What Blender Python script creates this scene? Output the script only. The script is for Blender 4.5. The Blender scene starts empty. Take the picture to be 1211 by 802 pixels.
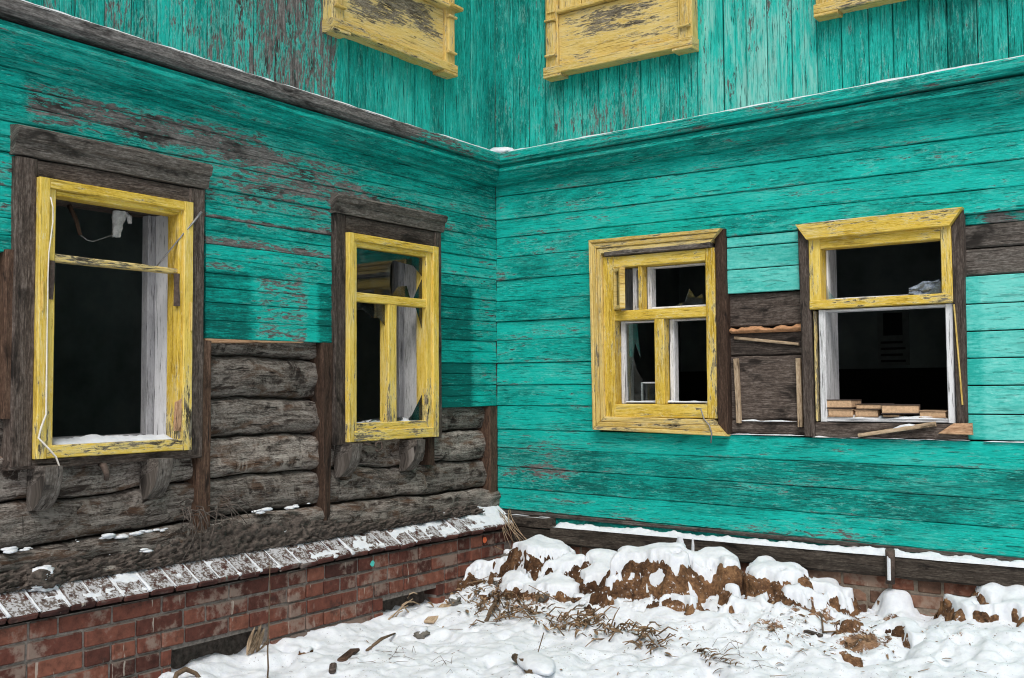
import bpy, bmesh, math, random
from mathutils import Vector, Matrix, noise
random.seed(7)
S = bpy.context.scene
COL = S.collection
# ---------------------------------------------------------------- camera, sky, sun, exposure
cam = bpy.data.cameras.new('camera'); camo = bpy.data.objects.new('camera', cam); COL.objects.link(camo)
cam.sensor_width = 36; cam.lens = 36.93; cam.clip_end = 1000; cam.clip_start = .05
camo.location = (4.066, -5.565, 1.65)
_y, _p, _r = [math.radians(a) for a in (125.311, 2.743, -0.348)]
_f = Vector((math.cos(_p)*math.cos(_y), math.cos(_p)*math.sin(_y), math.sin(_p)))
_rt = Vector((math.sin(_y), -math.cos(_y), 0)); _up = _rt.cross(_f)
_rt2 = _rt*math.cos(_r)+_up*math.sin(_r); _up2 = _up*math.cos(_r)-_rt*math.sin(_r)
camo.rotation_euler = Matrix((( _rt2.x,_up2.x,-_f.x),(_rt2.y,_up2.y,-_f.y),(_rt2.z,_up2.z,-_f.z))).to_euler()
S.camera = camo
SUN_EL, SUN_AZ = math.radians(52), math.radians(-58)       # azimuth of the sun in the ground plane
w = bpy.data.worlds.new("World"); S.world = w; w.use_nodes = True
nt = w.node_tree; bg = nt.nodes['Background']
sky = nt.nodes.new('ShaderNodeTexSky'); sky.sky_type = 'NISHITA'; sky.sun_disc = False
sky.sun_elevation = SUN_EL; sky.sun_rotation = math.pi/2-SUN_AZ; sky.dust_density = 4; sky.air_density = 1
hs = nt.nodes.new('ShaderNodeHueSaturation'); hs.inputs['Saturation'].default_value = .3
nt.links.new(sky.outputs[0], hs.inputs['Color']); nt.links.new(hs.outputs[0], bg.inputs[0])
bg.inputs[1].default_value = .115
sl = bpy.data.lights.new('sun', 'SUN'); sl.energy = 1.9; sl.angle = math.radians(32); sl.color = (1, .965, .92)
so = bpy.data.objects.new('sun', sl); COL.objects.link(so)
_d = Vector((math.cos(SUN_EL)*math.cos(SUN_AZ), math.cos(SUN_EL)*math.sin(SUN_AZ), math.sin(SUN_EL)))
so.rotation_euler = _d.to_track_quat('Z', 'Y').to_euler(); so.location = (6, -9, 12)
S.view_settings.view_transform = 'Standard'; S.view_settings.look = 'None'
S.view_settings.exposure = .18; S.view_settings.gamma = 1; S.view_settings.use_curve_mapping = False
S.cycles.filter_width = 1.1
S.render.resolution_x = 1024; S.render.resolution_y = 678

# ---------------------------------------------------------------- materials
def newmat(name):
    m = bpy.data.materials.new(name); m.use_nodes = True
    return m, m.node_tree, m.node_tree.nodes['Principled BSDF']
class N:
    """tiny node-graph helper"""
    def __init__(s, nt): s.nt = nt
    def node(s, t, **k):
        n = s.nt.nodes.new(t)
        for a, b in k.items(): setattr(n, a, b)
        return n
    def put(s, sock, v):
        if isinstance(v, bpy.types.NodeSocket): s.nt.links.new(v, sock)
        elif v is not None: sock.default_value = v
    def uv(s): return s.node('ShaderNodeUVMap', uv_map='UVMap').outputs[0]
    def obj(s): return s.node('ShaderNodeTexCoord').outputs['Object']
    def attr(s, n): return s.node('ShaderNodeAttribute', attribute_name=n).outputs['Fac']
    def scale(s, v, sc, loc=(0,0,0)):
        n = s.node('ShaderNodeMapping'); s.put(n.inputs[0], v)
        n.inputs['Scale'].default_value = sc; n.inputs['Location'].default_value = loc
        return n.outputs[0]
    def noise(s, v, sc=1, det=5, rough=.55, dist=0):
        n = s.node('ShaderNodeTexNoise'); s.put(n.inputs['Vector'], v)
        n.inputs['Scale'].default_value = sc; n.inputs['Detail'].default_value = det
        n.inputs['Roughness'].default_value = rough; n.inputs['Distortion'].default_value = dist
        return n.outputs[0]
    def voro(s, v, sc=1, feat='F1'):
        n = s.node('ShaderNodeTexVoronoi', feature=feat); s.put(n.inputs['Vector'], v); n.inputs['Scale'].default_value = sc
        return n.outputs[0]
    def math(s, op, a, b=None, c=None):
        n = s.node('ShaderNodeMath', operation=op); s.put(n.inputs[0], a); s.put(n.inputs[1], b)
        if c is not None: s.put(n.inputs[2], c)
        return n.outputs[0]
    def mapr(s, v, a, b, c=0, d=1, smooth=True):
        n = s.node('ShaderNodeMapRange'); n.interpolation_type = 'SMOOTHSTEP' if smooth else 'LINEAR'
        s.put(n.inputs[0], v); s.put(n.inputs[1], a); s.put(n.inputs[2], b)
        n.inputs[3].default_value = c; n.inputs[4].default_value = d
        return n.outputs[0]
    def mix(s, f, a, b, mode='MIX'):
        n = s.node('ShaderNodeMix', data_type='RGBA', blend_type=mode)
        def c(v): return (*v, 1) if isinstance(v, tuple) and len(v) == 3 else v
        s.put(n.inputs[0], f); s.put(n.inputs[6], c(a)); s.put(n.inputs[7], c(b))
        return n.outputs[2]
    def ramp(s, f, stops):
        n = s.node('ShaderNodeValToRGB'); s.put(n.inputs[0], f); e = n.color_ramp.elements
        while len(e) < len(stops): e.new(.5)
        for x, (p, c) in zip(e, stops): x.position = p; x.color = (*c, 1)
        return n.outputs[0]
    def bump(s, h, strength=.5, dist=.01):
        n = s.node('ShaderNodeBump'); s.put(n.inputs['Height'], h)
        n.inputs['Strength'].default_value = strength; n.inputs['Distance'].default_value = dist
        return n.outputs[0]

def wood_color(g, uv, dark, mid, light, sc=1.0):
    """weathered bare timber: streaks along u, fine cracks, stains"""
    a = g.noise(g.scale(uv, (5*sc, 42*sc, 1)), 1, 6, .7, .3)
    b = g.noise(g.scale(uv, (16*sc, 210*sc, 1), (3, 7, 0)), 1, 3, .65)
    d = g.noise(g.scale(uv, (45*sc, 110*sc, 1), (1, 4, 0)), 1, 3, .7)
    st = g.noise(g.scale(uv, (4, 10, 1), (9, 1, 0)), 1, 5, .65, .4)
    f = g.math('ADD', g.math('ADD', g.math('MULTIPLY', a, .35), g.math('MULTIPLY', b, .35)), g.math('MULTIPLY', d, .30))
    c = g.ramp(f, [(.40, dark), (.5, mid), (.60, light)])
    c = g.mix(g.mapr(st, .52, .68), c, tuple(x*.5 for x in dark))
    crack = g.mapr(g.noise(g.scale(uv, (5*sc, 130*sc, 1), (1, 2, 0)), 1, 4, .6, .2), .385, .335)
    c = g.mix(g.math('MULTIPLY', crack, .9), c, (.010, .008, .007))
    h = g.math('SUBTRACT', f, g.math('MULTIPLY', crack, .7))
    return c, h

def mat_wood(name, dark, mid, light, sc=1.0, bump=.6, rnd=.35):
    m, nt_, p = newmat(name); g = N(nt_); uv = g.uv()
    c, h = wood_color(g, uv, dark, mid, light, sc)
    c = g.mix(1.0, c, g.ramp(g.attr('rnd'), [(0, (1-rnd,)*3), (1, (1+rnd,)*3)]), 'MULTIPLY')
    nt_.links.new(c, p.inputs['Base Color']); p.inputs['Roughness'].default_value = .85
    p.inputs['Specular IOR Level'].default_value = .25
    nt_.links.new(g.bump(h, bump, .008), p.inputs['Normal'])
    return m

def mat_paint(name, dark, mid, light, flake, wood, base=0.0, unfaded=None, bare_contrast=.02, rough=.6, streak=1.0, crk=.9, bleach=.5):
    """old paint on timber; vertex attributes: peel (0..1 wear), fade (0 fresh .. 1 bleached), rnd per board"""
    m, nt_, p = newmat(name); g = N(nt_); uv = g.uv()
    wc, wh = wood_color(g, uv, *wood)
    k = streak
    n1 = g.noise(g.scale(uv, (4.5, 46*k, 1)), 1, 6, .72, .3)
    n2 = g.noise(g.scale(uv, (17, 200*k, 1), (5, 3, 0)), 1, 3, .65)
    n3 = g.noise(g.scale(uv, (2.4, 7, 1), (2, 8, 0)), 1, 5, .62, .3)
    n4 = g.noise(g.scale(uv, (55, 120*k, 1), (7, 8, 0)), 1, 3, .7)
    rnd = g.attr('rnd'); peel = g.attr('peel'); fade = g.attr('fade')
    f = g.math('ADD', g.math('ADD', g.math('MULTIPLY', n1, .30), g.math('MULTIPLY', n2, .26)), g.math('ADD', g.math('MULTIPLY', n3, .26), g.math('MULTIPLY', n4, .18)))
    f = g.math('ADD', f, g.math('MULTIPLY', g.math('SUBTRACT', rnd, .5), .085))
    f = g.math('ADD', f, g.math('MULTIPLY', g.math('SUBTRACT', fade, .5), .12))
    c = g.ramp(f, [(.415, dark), (.49, mid), (.575, light)])
    # bleached scratches and lifted flakes along the grain
    fl = g.mapr(g.noise(g.scale(uv, (22, 150*k, 1), (8, 8, 0)), 1, 4, .72), .565, .64)
    fl2 = g.mapr(g.noise(g.scale(uv, (3.2, 9, 1), (18, 8, 0)), 1, 5, .65, .4), .50, .66)
    c = g.mix(g.math('MULTIPLY', g.math('MULTIPLY', fl, g.math('ADD', .35, fl2)), g.mapr(fade, 0, .7, .10, .80)), c, flake)
    # broad sun-bleached and grimy zones
    br = g.noise(g.scale(uv, (1.5, 5, 1), (31, 8, 0)), 1, 5, .62, .5)
    bs = g.mapr(g.noise(g.scale(uv, (8, 95*k, 1), (3, 28, 0)), 1, 4, .7), .44, .60)
    c = g.mix(g.math('MULTIPLY', g.math('MULTIPLY', g.mapr(br, .50, .66), bs), g.mapr(fade, .1, .7, .0, bleach)), c, flake)
    gr = g.noise(g.scale(uv, (1.8, 8, 1), (51, 3, 0)), 1, 5, .65, .5)
    c = g.mix(g.math('MULTIPLY', g.mapr(gr, .54, .70), .45), c, tuple(x*.75 for x in dark))
    wz = g.math('MULTIPLY', g.mapr(fade, .98, 1.35), g.mapr(g.math('ADD', g.math('MULTIPLY', n1, .5), g.math('MULTIPLY', br, .5)), .44, .58))
    c = g.mix(g.math('MULTIPLY', wz, .50), c, (.36,.62,.56))
    # dark hairline cracks
    ck = g.mapr(g.noise(g.scale(uv, (6.5, 140*k, 1), (4, 4, 0)), 1, 5, .62, .3), .415, .35)
    ck2 = g.mapr(g.noise(g.scale(uv, (2.0, 48*k, 1), (14, 4, 0)), 1, 6, .62, .3), .365, .325)
    ck = g.math('MAXIMUM', ck, ck2)
    c = g.mix(g.math('MULTIPLY', ck, g.mapr(fade, 0, .6, crk*.35, crk)), c, tuple(x*.16 for x in dark))
    # flaking
    pn = g.noise(g.scale(uv, (15, 80*k, 1), (6, 1, 0)), 1, 7, .72, .4)
    pl = g.noise(g.scale(uv, (2.6, 13, 1), (1, 5, 0)), 1, 5, .65, .3)
    pv = g.math('ADD', g.math('MULTIPLY', pn, .58), g.math('MULTIPLY', pl, .42))
    pv = g.math('ADD', pv, g.math('MULTIPLY', peel, .30))
    pv = g.math('ADD', pv, base)
    mask = g.mapr(pv, .665-bare_contrast, .665+bare_contrast)
    rim = g.math('MULTIPLY', g.mapr(pv, .60, .65), g.math('SUBTRACT', 1, mask))
    c = g.mix(g.math('MULTIPLY', rim, .65), c, flake)
    c = g.mix(mask, c, wc)
    nt_.links.new(c, p.inputs['Base Color'])
    p.inputs['Specular IOR Level'].default_value = .12
    nt_.links.new(g.mapr(mask, 0, 1, rough, .9), p.inputs['Roughness'])
    h = g.math('SUBTRACT', g.math('MULTIPLY', n2, .5), g.math('MULTIPLY', ck, .6))
    h = g.math('ADD', h, g.math('MULTIPLY', n1, .4))
    h = g.math('SUBTRACT', h, g.math('MULTIPLY', mask, .7))
    nt_.links.new(g.bump(h, .7, .007), p.inputs['Normal'])
    return m

GREY = ((.058,.053,.051), (.135,.126,.121), (.26,.248,.238))
M = {}
M['teal'] = mat_paint('turquoise_paint', (.002,.105,.090), (.003,.265,.222), (.006,.425,.36), (.11,.52,.45), GREY, base=-.01, crk=.68)
M['teal_new'] = mat_paint('smooth_turquoise_paint', (.02,.36,.31), (.075,.48,.425), (.145,.57,.51), (.24,.63,.58), GREY, base=-.14, streak=.5, crk=.3)
M['teal_up'] = mat_paint('turquoise_paint_upper', (.002,.12,.10), (.006,.28,.235), (.015,.43,.365), (.17,.55,.48), GREY, base=0.0, crk=.75)
YW = ((.05,.042,.03), (.17,.145,.105), (.34,.31,.25))
M['yellow'] = mat_paint('yellow_paint', (.40,.25,.025), (.62,.425,.06), (.71,.53,.13), (.73,.63,.33), YW, base=-.015, crk=.45, bleach=.7)
M['yellow_old'] = mat_paint('worn_yellow_paint', (.40,.25,.06), (.60,.425,.115), (.68,.52,.20), (.68,.58,.34), YW, base=.005, streak=1.2, crk=.5, bleach=.7)
M['white'] = mat_paint('white_paint', (.38,.38,.38), (.58,.58,.59), (.72,.72,.74), (.76,.76,.77), YW, base=-.04)
M['greywhite'] = mat_paint('grey_white_paint', (.20,.20,.21), (.30,.30,.31), (.38,.38,.40), (.48,.48,.50), YW, base=-.03)
M['dark_wood'] = mat_wood('dark_bare_timber', (.022,.016,.013), (.062,.047,.039), (.14,.115,.10))
M['grey_wood'] = mat_wood('grey_weathered_timber', (.035,.029,.025), (.090,.077,.067), (.19,.17,.155))
M['brown_wood'] = mat_wood('brown_batten_timber', (.022,.012,.008), (.060,.034,.022), (.12,.074,.052))
M['fresh_wood'] = mat_wood('fresh_sawn_timber', (.26,.14,.075), (.44,.26,.15), (.56,.37,.23), bump=.3, rnd=.15)
M['lath_wood'] = mat_wood('pale_lath_timber', (.20,.14,.085), (.37,.27,.175), (.48,.38,.27), bump=.3, rnd=.15)
M['beam_wood'] = mat_wood('damp_beam_timber', (.018,.013,.010), (.048,.038,.030), (.105,.088,.072))

def mat_log():
    m, nt_, p = newmat('weathered_log'); g = N(nt_); uv = g.uv()
    a = g.noise(g.scale(uv, (6, 44, 1)), 1, 7, .72, .4)
    b = g.noise(g.scale(uv, (60, 150, 1), (3, 1, 0)), 1, 4, .7)
    f = g.math('ADD', g.math('MULTIPLY', a, .55), g.math('MULTIPLY', b, .45))
    c = g.ramp(f, [(.39, (.042,.034,.029)), (.48, (.155,.132,.114)), (.59, (.36,.325,.29))])
    st = g.noise(g.scale(uv, (5, 9, 1), (4, 4, 0)), 1, 6, .68, 1.0)
    c = g.mix(g.math('MULTIPLY', g.mapr(st, .50, .62), .92), c, (.022, .015, .012))
    st2 = g.noise(g.scale(uv, (4.2, 9, 1), (14, 4, 0)), 1, 6, .66, .6)
    c = g.mix(g.math('MULTIPLY', g.mapr(st2, .51, .64), .75), c, (.105, .058, .034))
    st3 = g.noise(g.scale(uv, (14, 7, 1), (24, 4, 0)), 1, 6, .72, .5)
    c = g.mix(g.math('MULTIPLY', g.mapr(st3, .51, .66), .75), c, (.33, .295, .26))
    ck = g.mapr(g.noise(g.scale(uv, (6, 75, 1), (3, 9, 0)), 1, 5, .6, .5), .385, .34)
    ckv = g.mapr(g.noise(g.scale(uv, (60, 9, 1), (7, 2, 0)), 1, 5, .6, .6), .34, .30)
    ck = g.math('MAXIMUM', ck, g.math('MULTIPLY', ckv, .6))
    c = g.mix(g.math('MULTIPLY', ck, .85), c, (.014, .011, .009))
    h = f
    c = g.mix(1.0, c, g.ramp(g.attr('rnd'), [(0, (.8,)*3), (1, (1.25,)*3)]), 'MULTIPLY')
    nt_.links.new(c, p.inputs['Base Color']); p.inputs['Roughness'].default_value = .9
    p.inputs['Specular IOR Level'].default_value = .2
    nt_.links.new(g.bump(g.math('SUBTRACT', h, g.math('MULTIPLY', ck, .4)), 1.0, .02), p.inputs['Normal'])
    return m
M['log'] = mat_log()

def mat_brick(name, cols, pale, pale_lo=.55, frost=0):
    m, nt_, p = newmat(name); g = N(nt_); o = g.obj()
    c = g.ramp(g.attr('rnd'), [(0, cols[0]), (.45, cols[1]), (1, cols[2])])
    n1 = g.noise(o, 22, 6, .65); n2 = g.noise(o, 5, 5, .6); n3 = g.noise(o, 90, 3, .6)
    c = g.mix(1.0, c, g.ramp(n1, [(.3, (.55,.55,.55)), (.5, (1,1,1)), (.72, (1.35,1.3,1.25))]), 'MULTIPLY')
    c = g.mix(g.math('MULTIPLY', g.mapr(g.math('ADD', g.math('MULTIPLY', n2, .6), g.math('ADD', g.math('MULTIPLY', n1, .4), g.math('MULTIPLY', g.attr('dirt'), .14))), pale_lo, pale_lo+.10), .75), c, pale)
    c = g.mix(g.math('MULTIPLY', g.mapr(g.noise(o, 7, 5, .7), .57, .68), .6), c, (.03, .022, .02))
    # limewash and old paint runs: narrow vertical drips
    dr = g.noise(g.scale(o, (38, 38, 4)), 1, 4, .6)
    c = g.mix(g.math('MULTIPLY', g.mapr(dr, .66, .70), .7), c, (.42, .38, .33))
    dt = g.noise(g.scale(o, (30, 30, 3.2), (7, 3, 2)), 1, 3, .6)
    c = g.mix(g.math('MULTIPLY', g.mapr(dt, .73, .75), .8), c, (.01, .20, .16))
    geo0 = g.node('ShaderNodeNewGeometry'); sp0 = g.node('ShaderNodeSeparateXYZ'); nt_.links.new(geo0.outputs['Normal'], sp0.inputs[0])
    c = g.mix(g.math('MULTIPLY', g.mapr(sp0.outputs[2], .3, .6), g.mapr(n1, .35, .5)), c, (.12, .098, .085))   # old mortar and moss on the sloping tops
    # rime: thin frost on faces that look up
    geo = g.node('ShaderNodeNewGeometry'); sep = g.node('ShaderNodeSeparateXYZ'); nt_.links.new(geo.outputs['Normal'], sep.inputs[0])
    up = g.mapr(sep.outputs[2], .45, .85)
    fr = g.mapr(g.math('ADD', g.math('MULTIPLY', n1, .5), g.math('MULTIPLY', n3, .5)), .47, .54)
    c = g.mix(g.math('MULTIPLY', g.math('MULTIPLY', up, fr), frost), c, (.66, .68, .72))
    nt_.links.new(c, p.inputs['Base Color']); p.inputs['Roughness'].default_value = .9
    p.inputs['Specular IOR Level'].default_value = .2
    nt_.links.new(g.bump(g.math('ADD', n1, g.math('MULTIPLY', n3, .5)), .5, .006), p.inputs['Normal'])
    return m
M['brick'] = mat_brick('old_red_brick', ((.050,.020,.016), (.115,.040,.029), (.185,.072,.048)), (.23,.18,.15), .535)
M['brick_top'] = mat_brick('mossy_ledge_brick', ((.040,.018,.016), (.085,.034,.028), (.13,.058,.043)), (.16,.14,.125), .54, .55)
M['brick_pale'] = mat_brick('limewashed_brick', ((.105,.055,.038), (.20,.13,.092), (.20,.078,.050)), (.27,.21,.165), .50)
def mat_simple(name, col, rough=.85, var=.3, sc=20, bump=.3, spec=.25, metallic=0):
    m, nt_, p = newmat(name); g = N(nt_); o = g.obj(); n = g.noise(o, sc, 6, .62)
    c = g.mix(1.0, col, g.ramp(n, [(.3, (1-var,)*3), (.7, (1+var,)*3)]), 'MULTIPLY')
    nt_.links.new(c, p.inputs['Base Color']); p.inputs['Roughness'].default_value = rough
    p.inputs['Specular IOR Level'].default_value = spec; p.inputs['Metallic'].default_value = metallic
    if bump: nt_.links.new(g.bump(n, bump, .01), p.inputs['Normal'])
    return m
M['mortar'] = mat_simple('lime_mortar', (.17,.15,.135), .95, .45, 45, .6)
M['mortar_pale'] = mat_simple('pale_lime_mortar', (.20,.165,.13), .95, .35, 45, .6)
M['interior'] = mat_simple('dark_interior_plaster', (.22,.26,.25), .9, .4, 2, 0)
M['interior_deep'] = mat_simple('black_interior_boards', (.020,.019,.018), .9, .4, 3, 0)  # near-black board colour of the wainscot, reused for the calendar's date rows
M['roof'] = mat_simple('grey_sheet_roof', (.16,.16,.16), .6, .2, 3, 0)
M['metal'] = mat_simple('dull_grey_steel', (.23,.23,.24), .55, .35, 60, .2, .5, .6)
M['iron'] = mat_simple('rusty_iron', (.075,.055,.045), .8, .5, 60, .3)
M['cord'] = mat_simple('white_cord', (.66,.62,.56), .7, .15, 40, 0)
M['cloth'] = mat_simple('grey_white_cloth', (.50,.50,.50), .95, .25, 60, .5)
M['film'] = mat_simple('bluish_plastic_film', (.19,.23,.29), .35, .4, 30, .6, .5)
M['stem'] = mat_simple('dry_plant_stem', (.11,.075,.048), .9, .5, 40, .3)
M['leaf'] = mat_simple('dry_brown_leaf', (.20,.13,.075), .9, .6, 25, .3)
M['stone'] = mat_simple('grey_rubble_stone', (.13,.12,.105), .95, .5, 30, .7)
M['foam'] = mat_simple('orange_sealing_foam', (.43,.225,.115), .95, .3, 50, .9)
M['paint_orange'] = mat_simple('orange_paint', (.62,.13,.05), .6, .2, 40, 0)
M['page'] = mat_simple('yellowed_page_edges', (.50,.33,.20), .95, .25, 70, .3)
M['cover'] = mat_simple('dark_book_cover', (.06,.042,.036), .7, .4, 30, .1)
M['cover_tan'] = mat_simple('tan_book_cover', (.32,.21,.13), .8, .3, 30, .1)
M['paper'] = mat_simple('faded_calendar_paper', (.20,.22,.21), .9, .2, 20, 0)
M['ink'] = mat_simple('calendar_ink', (.02,.022,.022), .9, .2, 20, 0)
M['tow'] = mat_simple('rotten_tow_and_dirt', (.085,.070,.060), .95, .6, 40, 1.0)

def mat_earth():
    m, nt_, p = newmat('frozen_earth'); g = N(nt_); o = g.obj()
    n1 = g.noise(o, 9, 7, .68); n2 = g.noise(o, 55, 5, .65)
    c = g.ramp(g.math('ADD', g.math('MULTIPLY', n1, .6), g.math('MULTIPLY', n2, .4)),
               [(.36, (.028,.017,.011)), (.48, (.105,.058,.032)), (.58, (.21,.120,.062)), (.68, (.33,.205,.115))])
    c = g.mix(1.0, c, g.ramp(g.attr('rnd'), [(0, (.40,.36,.36)), (1, (1.25,1.2,1.15))]), 'MULTIPLY')
    fr = g.mapr(g.noise(o, 38, 5, .7), .60, .66)
    geo = g.node('ShaderNodeNewGeometry'); sep = g.node('ShaderNodeSeparateXYZ'); nt_.links.new(geo.outputs['Normal'], sep.inputs[0])
    c = g.mix(g.math('MULTIPLY', fr, g.mapr(sep.outputs[2], .0, .55)), c, (.78, .80, .84))
    nt_.links.new(c, p.inputs['Base Color']); p.inputs['Roughness'].default_value = .95
    p.inputs['Specular IOR Level'].default_value = .15
    nt_.links.new(g.bump(g.math('ADD', n1, g.math('MULTIPLY', n2, .7)), 1.0, .02), p.inputs['Normal'])
    return m
M['earth'] = mat_earth()
def mat_snow(name, ground=False):
    m, nt_, p = newmat(name); g = N(nt_); o = g.obj()
    n1 = g.noise(o, 30, 5, .6); n2 = g.noise(o, 140, 3, .6)
    c = g.ramp(n1, [(.3, (.57,.60,.65)), (.6, (.66,.69,.725))])
    if ground:
        d = g.attr('dirt'); pn = g.math('ADD', g.math('MULTIPLY', g.noise(o, 16, 7, .72), .75), g.math('MULTIPLY', n2, .25))
        mk = g.mapr(g.math('ADD', pn, g.math('MULTIPLY', d, .34)), .70, .745)
        e = g.ramp(g.noise(o, 26, 6, .7), [(.35, (.05,.03,.02)), (.5, (.20,.11,.06)), (.65, (.36,.23,.14))])
        c = g.mix(mk, c, e)
        sp = g.mapr(g.math('ADD', g.math('MULTIPLY', g.noise(o, 75, 3, .6), .8), g.math('MULTIPLY', g.noise(o, 3.5, 3, .6), .2)), .635, .66)
        c = g.mix(g.math('MULTIPLY', sp, .8), c, (.09, .065, .045))
    nt_.links.new(c, p.inputs['Base Color']); p.inputs['Roughness'].default_value = .7
    p.inputs['Specular IOR Level'].default_value = .25
    p.inputs['Subsurface Weight'].default_value = .25; p.inputs['Subsurface Radius'].default_value = (.5, .6, .8); p.inputs['Subsurface Scale'].default_value = .02
    nt_.links.new(g.bump(g.math('ADD', n1, g.math('MULTIPLY', n2, .6)), .35, .01), p.inputs['Normal'])
    return m
M['snow'] = mat_snow('snow'); M['snow_ground'] = mat_snow('trodden_snow', True)
def mat_glass():
    m = bpy.data.materials.new('dusty_window_glass'); m.use_nodes = True; nt_ = m.node_tree; nt_.nodes.clear(); g = N(nt_)
    out = g.node('ShaderNodeOutputMaterial'); tr = g.node('ShaderNodeBsdfTransparent'); gl = g.node('ShaderNodeBsdfGlossy'); df = g.node('ShaderNodeBsdfDiffuse')
    tr.inputs[0].default_value = (.82, .88, .87, 1); gl.inputs['Roughness'].default_value = .03; df.inputs[0].default_value = (.45, .48, .48, 1)
    fr = g.node('ShaderNodeFresnel'); fr.inputs[0].default_value = 1.55
    m1 = g.node('ShaderNodeMixShader'); m2 = g.node('ShaderNodeMixShader')
    nt_.links.new(g.math('ADD', g.math('MULTIPLY', fr.outputs[0], 1.2), .03), m1.inputs[0]); nt_.links.new(tr.outputs[0], m1.inputs[1]); nt_.links.new(gl.outputs[0], m1.inputs[2])
    nt_.links.new(g.mapr(g.noise(g.obj(), 12, 5, .7), .45, .8, .01, .07), m2.inputs[0])
    nt_.links.new(m1.outputs[0], m2.inputs[1]); nt_.links.new(df.outputs[0], m2.inputs[2]); nt_.links.new(m2.outputs[0], out.inputs[0])
    return m
M['glass'] = mat_glass()

# ---------------------------------------------------------------- mesh builders
def fr(x, y, z=0, oct=4): return noise.fractal(Vector((x, y, z)), 1.0, 2.0, oct)
def lerp(a, b, t): return a+(b-a)*t
def clamp(x, a=0, b=1): return max(a, min(b, x))
def sm(a, b, x):
    t = clamp((x-a)/(b-a)); return t*t*(3-2*t)
def W(wall, u, z, o):
    """point of a wall face: u metres from the inner corner, height z, o metres out of the face"""
    return Vector((o, -u, z)) if wall == 'L' else Vector((u, -o, z))

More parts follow.
